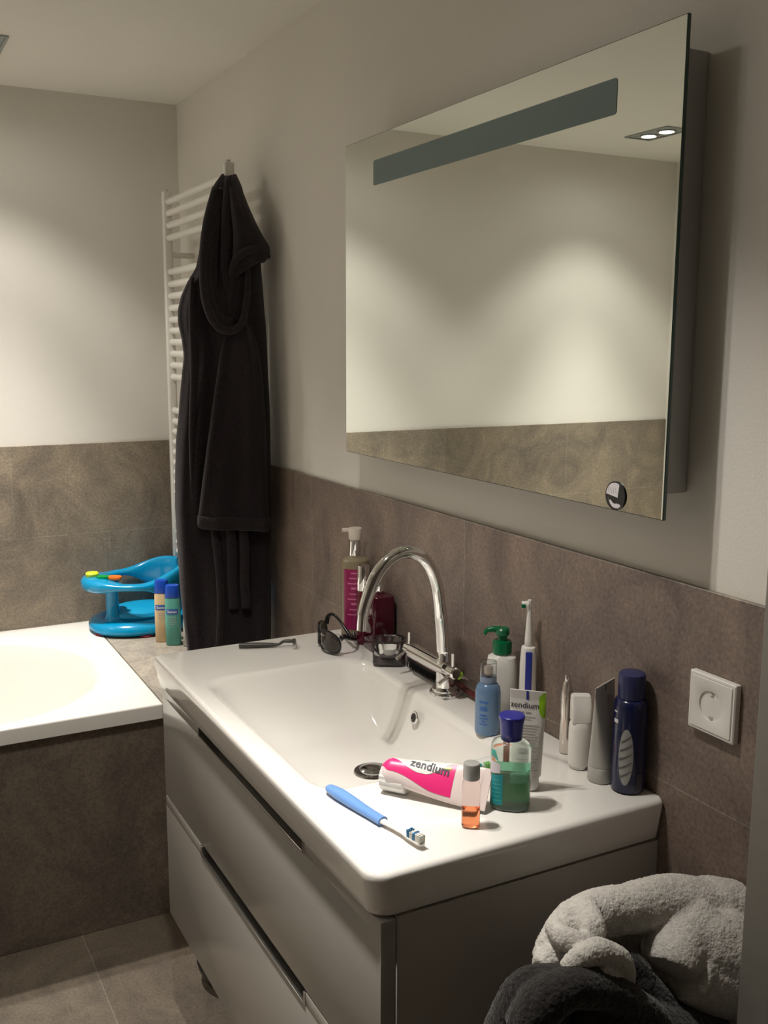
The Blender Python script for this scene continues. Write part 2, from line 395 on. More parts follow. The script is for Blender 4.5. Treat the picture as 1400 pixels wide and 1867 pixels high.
obj('spout', tube(spp, [.0122]*3+[.0115]*9+[.0105]*3, 24, up=(0,1,0)), 'chrome', tap)
ex, ez = spp[-1][0], spp[-1][2]
aer = rod((ex, 0, ez+.001), (ex-.002, 0, ez-.030), .0098, 28)
add_rod(aer, (ex+.0002, 0, ez+.003), (ex-.0002, 0, ez-.001), .0112, 28)
obj('aerator', aer, 'chrome', tap)
bz = .053
body = bmesh.new()
add_tube(body, [(-.003, -.016, bz), (-.003, .117, bz)], .0158, 32, sub=1)
add_tube(body, [(-.003, .117, bz), (-.003, .119, bz)], [.0158, .0145], 32, sub=1)
obj('mixer_body', body, 'chrome', tap)
def handle(y0, y1, pinlen, ring):
    h = bmesh.new()
    add_rod(h, (-.003, y0, bz), (-.003, y1, bz), .0115, 28)
    add_rod(h, (-.003, y1, bz), (-.003, y1+(y1-y0)*.12, bz), .0115, 28, r2=.009)
    o = obj('handle', h, 'chrome', tap)
    ym = y0*.35+y1*.65
    for a in (90, 210, 330):
        c, s = math.cos(math.radians(a)), math.sin(math.radians(a))
        obj('handle_pin', rod((-.003+c*.008, ym, bz+s*.008), (-.003+c*pinlen, ym, bz+s*pinlen), .0036, 14), 'chrome', o)
    if ring:
        c, s = math.cos(math.radians(330)), math.sin(math.radians(330))
        lab(obj('temperature_ring', rod((-.003+c*.009, ym, bz+s*.009), (-.003+c*.0175, ym, bz+s*.0175), .0078, 24), 'lime', o), 'green ring on the near handle')
handle(.118, .140, .034, False); handle(-.016, -.042, .036, True)

# ------------------------------------------------------------------ mirror with light strip
mir = thing('mirror', 'large rectangular frameless wall mirror with a built-in light strip', 'mirror', (0,0,0))
MX, MY0, MY1, MZ0, MZ1 = -.060, -.028, .9465, 1.301, 1.9375
obj('case', box(-.0535, .0075, MY0+.028, MY1-.03, MZ0+.03, MZ1-.03, bev=.002), 'alu', mir)
obj('glass_sheet', box(-.0595, -.0542, MY0, MY1, MZ0, MZ1, bev=.0006, seg=1), 'glass_edge', mir)
obj('reflective_face', box(MX, -.0596, MY0+.0012, MY1-.0012, MZ0+.0012, MZ1-.0012), 'mirror', mir)
lg = loft([rrect(.0985, .8185, 1.842, 1.8895, (.005,)*4, 0), rrect(.0985, .8185, 1.842, 1.8895, (.005,)*4, .0006)])
for v in lg.verts: v.co = Vector((MX-.0001-v.co.z, v.co.x, v.co.y))
lab(obj('light_strip', lg, 'frost', mir), 'unlit frosted grey light strip')
# round touch sensor with a hand mark
sy_, sz_ = .0665, 1.3225
def sen(a, b, off=0): return (MX-.0006-off, sy_-a, sz_+b)
s1 = bmesh.new(); add_loft(s1, [[sen(.0205*math.cos(t), .0205*math.sin(t), 0) for t in [2*PI*i/48 for i in range(48)]], [sen(.0205*math.cos(t), .0205*math.sin(t), .0015) for t in [2*PI*i/48 for i in range(48)]]])
sens = lab(obj('touch_sensor', s1, 'black', mir), 'round black touch sensor')
wedge = [(.0185*math.cos(math.radians(a)), .0185*math.sin(math.radians(a))) for a in range(62, 178, 6)]+[(.006,-.002)]
s2 = polyprism(wedge, lambda a, b, o: sen(a, b, .0017+o), .0003)
hand = [(-.0145,-.0035),(-.012,-.0075),(-.0085,-.0065),(-.005,-.010),(-.001,-.0115),(.005,-.0105),(.0115,-.0115),(.0125,-.0135),(.008,-.017),(.002,-.0175),(-.004,-.0165),(-.009,-.0125)]
bm2 = polyprism(hand, lambda a, b, o: sen(a, b, .0017+o), .0003)
me_ = bpy.data.meshes.new('t'); bm2.to_mesh(me_); s2.from_mesh(me_); bm2.free(); bpy.data.meshes.remove(me_)
lab(obj('hand_mark', s2, 'labelwhite', sens), 'white hand pictogram')
s3 = bmesh.new()
for k in range(4):
    a0, b0 = -.012+.005*k, .003; 
    add_loft(s3, [[sen(a0+dx, b0+dy, .0021+o) for dx, dy in ((0,0),(.0006,0),(.0006-.003,.0085),(-.003,.0085))] for o in (0, .0002)])
obj('ray_lines', s3, 'inkgrey', sens)

# ------------------------------------------------------------------ wall socket
so = thing('wall_socket', 'square white power socket on the brown tiles right of the basin', 'socket', (0, -.0845, 1.0515))
fr = loft([[(-z, p[0], p[1]) for p in rrect(-h, h, -h, h, (.002,)*4, 0)] for h, z in ((.0395, .0004), (.041, .001), (.041, .009), (.0395, .0105), (.037, .0107), (.0365, .0095))])
obj('frame', fr, 'white', so)
pl = loft([[(-z, p[0], p[1]) for p in rrect(-h, h, -h, h, (.0015,)*4, 0)] for h, z in ((.0362, .004), (.0362, .0112), (.0355, .0118))], cap1=False)
ring = [[(-.0118, p[0]*1, p[1]*1) for p in rrect(-.0355, .0355, -.0355, .0355, (.0015,)*4, 0)]]
n_ = len(ring[0])
cir = lambda rr, x: [(x, rr*math.cos(math.atan2(p[1], p[0])), rr*math.sin(math.atan2(p[1], p[0]))) for p in [(q[1], q[2]) for q in ring[0]]]
add_loft(pl, [ring[0], cir(.0215, -.0118), cir(.0205, -.0112), cir(.0200, -.0045)], cap0=False, cap1=False)
obj('cover_plate', pl, 'white', so)
w_ = bmesh.new(); add_loft(w_, [cir(.0201, -.003), cir(.0201, -.0042)])
well = lab(obj('well', w_, 'socketgrey', so), 'round recessed contact well')
h_ = bmesh.new()
for yy in (-.0095, .0095): add_rod(h_, (-.0043, yy, .001), (-.0049, yy, .001), .0026, 14)
obj('contact_hole', h_, 'dark', well)
for zz in (-.0165, .0165): obj('earth_clip', box(-.0112, -.0042, -.003, .003, zz-.002, zz+.002, bev=.0006), 'satin', well)

# ------------------------------------------------------------------ towel radiator
rad = thing('towel_radiator', 'white ladder towel radiator in the far corner behind the robe', 'radiator', (0,0,0))
RXp = -.075
def post(y, w):
    b = bmesh.new()
    pr = lambda z, k: rrect(RXp-.014*k, RXp+.014*k, y-w*k, y+w*k, (.006*k,)*4, z, 4, 3)
    add_loft(b, [pr(.826, .8), pr(.83, 1), pr(2.003, 1), pr(2.006, .8)])
    o = obj('post', b, 'white_gloss', rad)
    c = rod((RXp, y, 2.005), (RXp, y, 2.012), .006, 14)
    lab(obj('air_vent', c, 'satin', o), 'small grey vent cap')
    obj('valve', rod((RXp, y, .8215), (RXp, y, .828), .006, 14), 'satin', o)
post(2.225, .0115); post(1.632, .013)
for z in (1.973,1.938,1.9,1.862,1.757,1.718,1.681,1.643,1.606,1.571,1.535,1.498,1.461,1.423,1.315,1.28,1.245,1.211,1.178,1.144,1.111,1.078,1.045,1.011,.977,.944,.911,.876,.845):
    obj('bar', rod((RXp+.003, 1.632, z), (RXp+.003, 2.225, z), .0105, 14), 'white_gloss', rad)
for (y, z) in ((1.632, 1.81), (2.225, 1.81), (1.632, .9), (2.225, .9)):
    obj('wall_bracket', rod((RXp+.01, y, z), (.0075 if z > ZT else -.0005, y, z), .009, 14), 'white_gloss', rad)

# ------------------------------------------------------------------ bathrobe
RO = Vector((-.1646, 1.5857, 0)); RV = Vector((-.30766, -.9515, 0)); RU = Vector((.9515, -.30766, 0))
def rp(a, w, z): p = RO+RU*a+RV*w; return (p.x, p.y, z)
BODY=[(1.976,.053,.092,-.075,.012),(1.943,.029,.106,-.065,.03),(1.899,.015,.113,-.05,.04),(1.855,.003,.127,-.035,.05),(1.812,-.006,.143,-.025,.058),(1.769,-.011,.148,-.015,.062),(1.726,-.021,.15,-.01,.062),(1.691,-.043,.152,-.005,.062),(1.655,-.06,.154,0,.062),(1.619,-.07,.156,0,.062),(1.584,-.071,.159,0,.062),(1.541,-.062,.161,0,.062),(1.498,-.058,.162,0,.062),(1.454,-.064,.163,0,.062),(1.396,-.071,.166,0,.062),(1.337,-.077,.167,0,.062),(1.278,-.085,.167,0,.063),(1.189,-.09,.167,0,.064),(1.098,-.093,.167,0,.065),(1.007,-.091,.165,0,.066),(.899,-.087,.163,0,.066),(.82,-.083,.162,0,.066),(.694,-.072,.159,0,.066),(.615,-.068,.156,0,.066)]
def interp(tab, z):
    for a, b in zip(tab, tab[1:]):
        if a[0] >= z >= b[0]:
            t = (a[0]-z)/(a[0]-b[0]); return [x+(y-x)*t for x, y in zip(a, b)]
    return list(tab[-1] if z < tab[-1][0] else tab[0])
robe = thing('bathrobe', 'dark charcoal hooded bathrobe hanging on the towel radiator', 'bathrobe', (0,0,0))
rings = []; NN = 120
zs = [1.976-(1.976-.615)*i/110 for i in range(111)]
for z in zs:
    _, l, rr, w, T = interp(BODY, z)
    uc, uh = (l+rr)/2, (rr-l)/2
    g = min(1, (1.976-z)/.25)
    ring = []
    for i in range(NN):
        t = 2*PI*i/NN; c, s = math.cos(t), math.sin(t)
        uu = uc+uh*math.copysign(abs(c)**.8, c)
        x = (uu-l)/(rr-l)
        fold = .010*math.sin(x*13+.9*math.sin(z*3)+1)*(.5+.5*math.sin(z*1.9+.4)) + .005*math.sin(x*23+z*4.2+math.sin(z*7))*math.sin(z*2.6+x*4) + .005*math.sin(x*7-z*6)
        if x < .34: fold += .0045*math.sin(x*44+1.6*math.sin(z*2.1))*math.sin(z*2.3+1)
        dd = T*math.copysign(abs(s)**.75, s)
        if s > 0: dd += fold*g*min(1, s*2)
        else: dd *= .8
        ring.append(rp(uu, w+dd, z))
    rings.append(ring)
obj('robe_body', loft(rings), 'terry_dark', robe, 180)
# hood: outer edge hanging in a U, an inner fold, and the stiff flap on the right
UP=[(.0343,1.9305,-.03),(.0123,1.8478,.02),(.0021,1.7761,.05),(-.0024,1.7068,.06),(.0016,1.6446,.068),(.017,1.5962,.074),(.0414,1.5685,.076),(.0694,1.5659,.076),(.0922,1.5828,.075),(.1029,1.6178,.07),(.110,1.67,.062),(.112,1.735,.045)]
MP=[(.0499,1.9309,-.03),(.0375,1.8484,.02),(.0299,1.7771,.045),(.0254,1.7076,.055),(.0322,1.6453,.06),(.051,1.6106,.062),(.0706,1.608,.062),(.085,1.64,.055)]
hood = bmesh.new()
# cloth between the inner fold and the outer edge
po = smooth_path([rp(a, w+.006, z) for a, z, w in UP[:8]], 8); pi_ = smooth_path([rp(a, w-.004, z) for a, z, w in MP[:7]], 8)
K = 40
def at(P, t): f_ = t*(len(P)-1); j = min(int(f_), len(P)-2); return P[j].lerp(P[j+1], f_-j)
rows = []
for i in range(K+1):
    a, b = at(po, i/K), at(pi_, i/K)
    row = []
    for j in range(13):
        t = j/12; p = a.lerp(b, t)+RV*(.012*math.sin(t*PI)); row.append(p)
    rows.append([tuple(p) for p in row]+[tuple(p-RV*.014) for p in reversed(row)])
add_loft(hood, rows)
hd = obj('hood', hood, 'terry_dark', robe, 180)
tr = tube([rp(a, w+.008, z) for a, z, w in UP], [.009,.010,.010,.010,.0105,.011,.011,.011,.010,.009,.008,.006], 16)
obj('hood_edge', tr, 'terry_rib', hd, 180)
obj('inner_fold', tube([rp(a, w-.002, z) for a, z, w in MP], [.008]*8, 14), 'terry_dark', hd, 180)
obj('inner_fold', tube([rp(.068, -.03, 1.955), rp(.063, .012, 1.88), rp(.060, .04, 1.80), rp(.057, .055, 1.72), rp(.064, .06, 1.65)], [.010,.013,.015,.014,.008], 16), 'terry_dark', hd, 180)
HOOD=[(1.968,.060,.0922,-.055),(1.922,.0676,.1073,-.012),(1.876,.0715,.122,.02),(1.833,.0757,.14,.038),(1.798,.0765,.1586,.05),(1.774,.074,.170,.055),(1.752,.0700,.1706,.053),(1.736,.0690,.163,.045)]
rings = []
for k in range(29):
    z = 1.968-(1.968-1.736)*k/28
    _, l, rr, w = interp(HOOD, z)
    ring = []
    for i in range(48):
        t = 2*PI*i/48; c, s = math.cos(t), math.sin(t)
        uu = (l+rr)/2+(rr-l)/2*math.copysign(abs(c)**.9, c)
        x = (uu-l)/(rr-l)
        th = .012+.020*min(1, (1.968-z)/.12)
        zz = z-(.055*(1-x)**1.5-.012)*max(0, (1.80-z)/.064) if z < 1.80 else z
        ring.append(rp(uu, w+th*s+.004*math.sin(x*11), zz))
    rings.append(ring)
# curl the bottom opening inward
last = rings[-1]; cen = sum((Vector(p) for p in last), Vector())/len(last)
for k_, dz in ((.86, -.004), (.78, .006), (.7, .03), (.5, .06)):
    rings.append([tuple(cen.lerp(Vector(p), k_)+Vector((0, 0, dz))) for p in last])
fl = obj('hood_flap', loft(rings), 'terry_dark', hd, 180)
lp = [last[i] for i in range(0, 48, 3)]
obj('flap_band', tube([rp(.069,.062,1.70), rp(.074,.078,1.728), rp(.09,.085,1.752), rp(.118,.085,1.768), rp(.148,.078,1.766), rp(.167,.064,1.752)], [.006,.009,.010,.010,.009,.006], 14), 'terry_rib', fl, 180)
obj('flap_band', tube([rp(.069,.062,1.70), rp(.066,.064,1.66), rp(.068,.062,1.61), rp(.08,.06,1.575)], [.006,.008,.008,.005], 14), 'terry_rib', fl, 180)
# front sleeve
SL=[(1.590,.060,.115,.048),(1.513,.0376,.1369,.058),(1.427,.0228,.1467,.062),(1.284,-.0005,.152,.066),(1.168,-.0176,.153,.07),(1.08,-.0300,.1545,.072)]
def sleeve_ring(z, l, rr, w, th, e=.62, grow=0.):
    ring = []
    for i in range(64):
        t = 2*PI*i/64; c, s = math.cos(t), math.sin(t)
        x = .5+.5*math.copysign(abs(c)**e, c)
        uu = l-grow+(rr-l+2*grow)*x
        fold = .006*math.sin(x*8+z*6)+.003*math.sin(x*19-z*4)
        ring.append(rp(uu, w+(th+grow)*math.copysign(abs(s)**e, s)+(fold if s > 0 else 0), z-.012*(x-.5)*max(0, 1-(z-1.04)/.3)))
    return ring
rings = [sleeve_ring(1.598, .075, .105, .045, .008)]
for k in range(31):
    z = 1.590-(1.590-1.062)*k/30
    _, l, rr, w = interp(SL, z)
    rings.append(sleeve_ring(z, l, rr, w, .016+.012*min(1, (1.59-z)/.1)))
slv = obj('sleeve', loft(rings), 'terry_dark', robe, 180)
rings = []
for z, g, th in ((1.074, -.006, .026), (1.079, .001, .028), (1.074, .0035, .029), (1.06, .004, .029), (1.047, .0035, .029), (1.043, -.002, .027), (1.046, -.012, .018)):
    rings.append(sleeve_ring(z, -.0296, .1545, .072, th, grow=g))
obj('cuff', loft(rings), 'terry_rib', slv, 180)
# front edge band and belt ends
obj('front_band', tube([rp(.008,.064,1.06), rp(.016,.073,.98), rp(.022,.075,.88), rp(.020,.073,.78), rp(.014,.071,.70), rp(.014,.069,.62)], [.010]*6, 14), 'terry_rib', robe, 180)
obj('front_band', tube([rp(-.030,.048,1.70), rp(-.034,.060,1.60), rp(-.034,.060,1.45), rp(-.042,.058,1.30), rp(-.044,.055,1.12)], [.006,.008,.008,.008,.005], 14), 'terry_rib', robe, 180)
for a in (.052, .086):
    obj('belt', tube([rp(a,.074,1.06), rp(a+.003,.079,.98), rp(a+.002,.079,.90), rp(a+.005,.078,.825)], [.012,.0125,.0125,.012], 14, flat=.5, up=tuple(RV)), 'terry_rib', robe, 180)

# ------------------------------------------------------------------ baby bath seat
seat = thing('baby_bath_seat', 'blue plastic baby bath seat with play buttons in the tub corner', 'bath seat', (-.205, 2.203, BZ+.0005))
bs = slathe([(.150,.118,.006,2.2),(.166,.134,.006,2.2),(.173,.141,.014,2.2),(.173,.141,.024,2.2),(.166,.134,.036,2.2),(.150,.118,.044,2.2),(.132,.102,.046,2.2),(.120,.092,.040,2.2),(.112,.086,.030,2.2)])
obj('base', bs, 'blue_plastic', seat)
obj('seat_pad', slathe([(.108,.085,.030,2.1),(.114,.090,.052,2.1),(.108,.084,.064,2.1),(.085,.066,.072,2.1),(.04,.03,.075,2.1)]), 'blue_pad', seat)
for a in (200, 262, 320, 35):
    ca, sa = math.cos(math.radians(a)), math.sin(math.radians(a))
    cp = lathe([(.020,0),(.024,.001),(.022,.006),(.014,.011)], 24); 
    for v in cp.verts: v.co += Vector((.150*ca, .118*sa, 0))
    obj('suction_cup', cp, 'maroon', seat)
col_ = loft([superell(a*.9, a, z, 2.4, 32, cx, cy) for a, z, cx, cy in ((.040,.040,-.098,-.03),(.030,.050,-.100,-.03),(.0235,.066,-.102,-.03),(.022,.10,-.104,-.03),(.0215,.14,-.104,-.03),(.023,.160,-.104,-.03),(.029,.175,-.106,-.03))])
obj('front_column', col_, 'blue_plastic', seat)
col2 = loft([superell(a, a*1.6, z, 2.4, 32, cx, .01) for a, z, cx in ((.03,.040,.105),(.02,.06,.112),(.018,.10,.118),(.018,.14,.122))])
obj('rear_column', col2, 'blue_plastic', seat)
rings = []; NR = 72
def ss(x): x = max(0, min(1, x)); return x*x*(3-2*x)
for i in range(NR):
    t = 2*PI*i/NR; c, s = math.cos(t), math.sin(t)
    back = ss((c+.25)/1.1); tip = ss((-c-.55)/.45)
    R_a, R_b = .150+.016*tip, .130
    cx, cy = R_a*c, R_b*s
    nrm = Vector((c/R_a, s/R_b, 0)).normalized()
    top = .172+.012*tip+.041*back; bot = .143-.004*tip-.055*back+.008*(1-back)*(1-tip)
    th = .019+.020*tip-.006*back
    cz, hz = (top+bot)/2, (top-bot)/2
    ring = []
    for k in range(20):
        a = 2*PI*k/20; e = .7
        oo = th*math.copysign(abs(math.cos(a))**e, math.cos(a)); zz = hz*math.copysign(abs(math.sin(a))**e, math.sin(a))
        ring.append((cx+nrm.x*(oo-.3*th)+.010*back*0, cy+nrm.y*(oo-.3*th), cz+zz))
    rings.append(ring)
bm = bmesh.new(); add_loft(bm, rings+[rings[0]], cap0=False, cap1=False); bmesh.ops.remove_doubles(bm, verts=bm.verts, dist=1e-5)
obj('top_ring', bm, 'blue_plastic', seat, 60)
def button(x, y, m, a, b, h, lb, rz=0):
    q = slathe([(a*.9,b*.9,0,2.4),(a,b,.003,2.4),(a,b,h*.75,2.4),(a*.85,b*.85,h,2.4),(a*.4,b*.4,h*1.02,2.4)])
    o = lab(obj('play_button', q, m, seat), lb); o.location = (x, y, .180); o.rotation_euler.z = rz
button(-.155, .012, 'yellow', .021, .021, .016, 'lime yellow button')
button(-.128, -.030, 'green', .022, .012, .011, 'green button', -.5)
button(-.098, -.058, 'orange', .022, .012, .013, 'orange button', -.6)

# ------------------------------------------------------------------ shower bottles on the ledge
def shower_bottle(loc, rz, m, label, h=.19, a=.0235, b=.016, text=True):
    t = thing('shampoo_bottle', label, 'bottle', loc, rz, 'bottles on the tiled ledge')
    hb = h*.79
    o = obj('bottle_body', slathe([(a*.9,b*.9,0,2.8),(a,b,.003,2.8),(a*1.02,b*1.02,hb*.5,2.8),(a*.97,b,hb*.97,2.8),(a*.93,b*.93,hb,2.8)]), m, t)
    obj('cap', slathe([(a*.97,b*.97,hb+.0006,2.8),(a*.98,b,hb+.004,2.8),(a*.9,b*.95,h-.005,2.8),(a*.82,b*.85,h,2.8)]), 'cap_blue', t)
    if text:
        fn = lambda s, q, off: (s, -b*1.02*(max(0, 1-abs(s/(a*1.02))**2.8))**(1/2.8)-.0004-off, hb*.72+q)
        pts = [(.017*math.copysign(abs(math.cos(k))**.7, math.cos(k)), .009*math.copysign(abs(math.sin(k))**.7, math.sin(k))) for k in [2*PI*i/32 for i in range(32)]]
        bl = grid_patch(fn, 16, 3, -.018, .018, lambda x: -.0085, lambda x: .0085)
        lb_ = lab(obj('label', bl, 'label_blue', t), 'blue brand label')
        obj('lettering', text_bm('Sanex', .0125, lambda x, y, o: fn(x, y-.004, .0005), .0002), 'labelwhite', lb_)
        tl = bmesh.new()
        for k, (w0, q0) in enumerate(((.012,-.020),(.009,-.027),(.011,-.034),(.006,-.041))):
            g = grid_patch(fn, 8, 1, -w0, w0, lambda x, q0=q0: q0, lambda x, q0=q0: q0+.002)
            me_ = bpy.data.meshes.new('t'); g.to_mesh(me_); tl.from_mesh(me_); g.free(); bpy.data.meshes.remove(me_)
        obj('small_print', tl, 'inkgrey', t)
    return t
shower_bottle((-.172, 1.957, BZ), -24, 'teal', 'teal green shower bottle with blue cap, front one on the ledge')
shower_bottle((-.192, 2.008, BZ), -24, 'beige', 'beige shower bottle with blue cap, behind the teal one', .197, .0225)
gb = thing('lotion_bottle', 'pale grey bottle half hidden between the teal bottle and the robe', 'bottle', (-.132, 1.925, BZ), -24, 'bottles on the tiled ledge')
obj('bottle_body', slathe([(.017,.013,0,2.6),(.019,.015,.003,2.6),(.017,.014,.08,2.6),(.013,.012,.13,2.6),(.009,.009,.15,2.6),(.008,.008,.158,2.4)]), 'grey_bottle', gb)
obj('cap', slathe([(.009,.009,.1585,2.4),(.0095,.0095,.161,2.4),(.009,.009,.178,2.4),(.007,.007,.18,2.4)]), 'white', gb)

# ------------------------------------------------------------------ floor object
fd = thing('rubber_bowl', 'small round black bowl on the floor under the vanity', 'bowl', (-.268, 1.14, 0))
obj('bowl_shell', lathe([(.07,.0005),(.082,.004),(.094,.028),(.098,.045),(.096,.047),(.091,.044),(.086,.028),(.076,.009),(.02,.0075),(0,.0075)], 56), 'black', fd)

# ------------------------------------------------------------------ bottles at the far end of the basin
Z = ZB+.0008
pb = thing('pump_bottle', 'tall olive pump bottle with a magenta label at the far basin corner', 'bottle', (-.037, .950, Z), -24)
obj('bottle_body', lathe([(.028,0),(.031,.002),(.0315,.006),(.0315,.168),(.030,.176),(.024,.181),(.013,.183)], 48), 'olive', pb)
fc = on_cyl(.0315, 0)
lb1 = obj('label', grid_patch(fc, 20, 2, -.030, .006, lambda x: .022, lambda x: .160), 'pinklab', pb)
lp_ = bmesh.new()
for k in range(9):
    zz = .150-.0118*k
    g = grid_patch(lambda s, q, o: fc(s, q, .0004), 8, 1, -.010-.004*(k % 3), .002, lambda x: zz, lambda x: zz+(.005 if k in (3, 6) else .0028))
    me_ = bpy.data.meshes.new('t'); g.to_mesh(me_); lp_.from_mesh(me_); g.free(); bpy.data.meshes.remove(me_)
obj('lettering', lp_, 'pinkline', lb1)
obj('collar', lathe([(.0125,.183),(.0128,.184),(.0128,.219),(.012,.22)], 32), 'chrome', pb)
hh = lathe([(.0105,.220),(.014,.223),(.0158,.246),(.0150,.248),(0,.2485)], 32)
add_box(hh, -.029, -.006, -.005, .005, .2395, .2475, bev=.002)
obj('pump_head', hh, 'cream_head', pb)
sb_ = thing('slim_bottle', 'slim wine-red bottle with a tall chrome cap behind the tap spout', 'bottle', (-.047, .888, Z), -24)
obj('bottle_body', lathe([(.0125,0),(.0145,.002),(.0150,.006),(.0150,.112),(.0135,.118),(.011,.12)], 36), 'wine', sb_)
obj('cap', lathe([(.0135,.1205),(.0138,.1215),(.0138,.174),(.013,.176),(0,.1762)], 36), 'chrome', sb_)
db = thing('square_bottle', 'dark red square bottle with a short chrome cap beside the glass jar', 'bottle', (-.033, .842, Z), -4)
obj('bottle_body', slathe([(.025,.028,0,7),(.027,.030,.003,7),(.027,.030,.112,7),(.0255,.0285,.119,6),(.016,.017,.123,4),(.012,.012,.124,2)]), 'darkred', db, 50)
obj('cap', lathe([(.0130,.1245),(.0134,.1255),(.0134,.151),(.0128,.1525),(0,.153)], 36), 'chrome', db)

jar = thing('glass_jar', 'clear thick glass jar with dark cream at the bottom beside the tap', 'jar', (-.0585, .745, Z), -30)
obj('glass_wall', slathe([(.030,.030,0,6),(.0335,.0335,.002,6),(.0345,.0345,.006,6),(.0345,.0345,.046,5),(.033,.033,.050,4),(.030,.030,.0515,2.6),(.0275,.0275,.050,2),(.0265,.0265,.044,2),(.024,.024,.024,2),(.018,.018,.0155,2),(.004,.004,.0142,2)]), 'glass', jar, 60)
lab(obj('cream', slathe([(.029,.029,.0018,6),(.0325,.0325,.004,6),(.0325,.0325,.0085,6),(.026,.026,.0095,5)]), 'cream_dark', jar), 'dark layer at the bottom')
obj('inner_cup', lathe([(.006,.0150),(.0175,.0168),(.0232,.0245),(.0246,.034),(.0240,.034),(.0225,.025),(.017,.0178),(0,.0160)], 40), 'silver_in', jar)

hb = thing('hairbrush', 'dark hairbrush with a red-brown handle lying behind the tap', 'hairbrush', (-.0245, .55, Z), 0)
hbm = tube([(0,.165,.021),(0,.13,.021),(0,.06,.021),(0,.02,.020),(0,-.03,.012),(0,-.09,.008),(0,-.135,.007)], [.008,.016,.017,.011,.0075,.008,.006], 20, flat=.42)
hbo = obj('handle', hbm, 'hairhandle', hb, 60)
pads = slathe([(.014,.055,.0,2.4),(.0155,.058,.002,2.4),(.0155,.058,.016,2.4)])
for v in pads.verts: v.co += Vector((-.004, .095, .0))
pd = bmesh.new()
for i in range(5):
    for j in range(17):
        xx = -.015+.006*i; yy = .045+.0065*j
        add_rod(pd, (xx-.002, yy, .0), (xx, yy, .017), .0011, 5)
me_ = bpy.data.meshes.new('t'); pads.to_mesh(me_); 
bm_ = bmesh.new(); add_box(bm_, -.016, .012, .04, .155, .013, .019, bev=.003)
me2 = bpy.data.meshes.new('t'); bm_.to_mesh(me2); pd.from_mesh(me2); bm_.free(); pads.free()
obj('bristles', pd, 'hairdark', hb)

# ------------------------------------------------------------------ sunglasses and razor
sg = thing('sunglasses', 'dark sunglasses with brown lenses standing on the far end of the basin', 'sunglasses', (-.150, .895, Z), -12)
def sgp(a, b, d): return (d, a, b)      # a along the front (y), b height, d depth towards the wall (x)
def lens(cy, sgn):
    pts = []
    for i in range(36):
        t = 2*PI*i/36
        pts.append((cy+.0300*math.copysign(abs(math.cos(t))**.85, math.cos(t)), .026+.0235*math.copysign(abs(math.sin(t))**.85, math.sin(t))-.003*math.cos(t)*sgn))
    return pts
def bow(y): return .030*(abs(y)/.066)**2.0
frs = bmesh.new()
for cy, sgn in ((-.0365, -1), (.0365, 1)):
    pts = lens(cy, sgn)
    add_tube(frs, [sgp(a, b, bow(a)) for a, b in pts]+[sgp(pts[0][0], pts[0][1], bow(pts[0][0]))], .0026, 8, sub=2)
add_tube(frs, [sgp(-.009,.030,bow(.009)), sgp(0,.033,-.001), sgp(.009,.030,bow(.009))], .003, 10)
fo = obj('frame', frs, 'sg_frame', sg)
for cy, sgn in ((-.0365, -1), (.0365, 1)):
    pts = lens(cy, sgn); lb_ = bmesh.new()
    rgs = []
    for k, q in ((1, 0), (.8, -.0012), (.5, -.0024), (.2, -.003)):
        rgs.append([sgp(cy+(a-cy)*k, .026+(b-.026)*k, bow(cy+(a-cy)*k)+q) for a, b in pts])
    rgs = [[(p[0]+.0016, p[1], p[2]) for p in r_] for r_ in reversed(rgs)]+rgs
    rgs = rgs[::-1]
    add_loft(lb_, rgs)
    obj('lens', lb_, 'sg_lens', fo, 60)
for sgn, tip in ((-1, [(-.066,.038,.030),(-.066,.043,.040),(-.052,.032,.060),(-.015,.020,.078),(.014,.014,.083),(.028,.018,.083)]), (1, [(.066,.036,.030),(.066,.052,.034),(.060,.058,.044),(.042,.046,.056),(.0,.030,.064),(-.028,.024,.068)])):
    obj('temple', tube([sgp(*q) for q in tip], [.0045,.0042,.003,.003,.0042,.0040], 12, flat=1.3), 'sg_frame', sg, 60)

rz_ = thing('razor', 'small dark grey wet razor lying at the far end of the basin', 'razor', (-.242, .955, Z), -21)
rb = tube([(-.066,0,.0062),(-.045,0,.0060),(-.02,0,.0058),(.008,0,.0052)], [.0056,.0060,.0058,.0048], 16, flat=.95)
obj('handle', rb, 'razor', rz_)
obj('neck', tube([(.006,0,.0052),(.020,0,.006),(.030,0,.012),(.042,0,.0125),(.052,0,.012)], [.0042,.0030,.0034,.0042,.0035], 12), 'razor', rz_)
obj('blade_head', box(.050, .058, -.020, .020, .0005, .0125, bev=.0015), 'satin', rz_)

# ------------------------------------------------------------------ group at the right end of the basin
gp = thing('soap_dispenser', 'white soap bottle with a dark green pump by the wall', 'dispenser', (-.036, .372, Z), -30)
obj('bottle_body', slathe([(.024,.018,0,3),(.0265,.020,.003,3),(.0265,.020,.10,3),(.024,.019,.115,2.6),(.014,.014,.121,2)]), 'white', gp)
q = lathe([(.0155,.1215),(.0168,.123),(.0168,.140),(.0155,.144),(.0085,.145),(.0080,.158)], 32)
pump = obj('pump_collar', q, 'gpump', gp)
hd_ = lathe([(.010,.153),(.012,.155),(.0125,.164),(.010,.167),(0,.1675)], 28)
add_tube(hd_, [(-.004,0,.163),(-.016,0,.164),(-.027,0,.1615),(-.031,0,.155)], [.0065,.0055,.0042,.0036], 14)
obj('pump_head', hd_, 'gpump', pump)

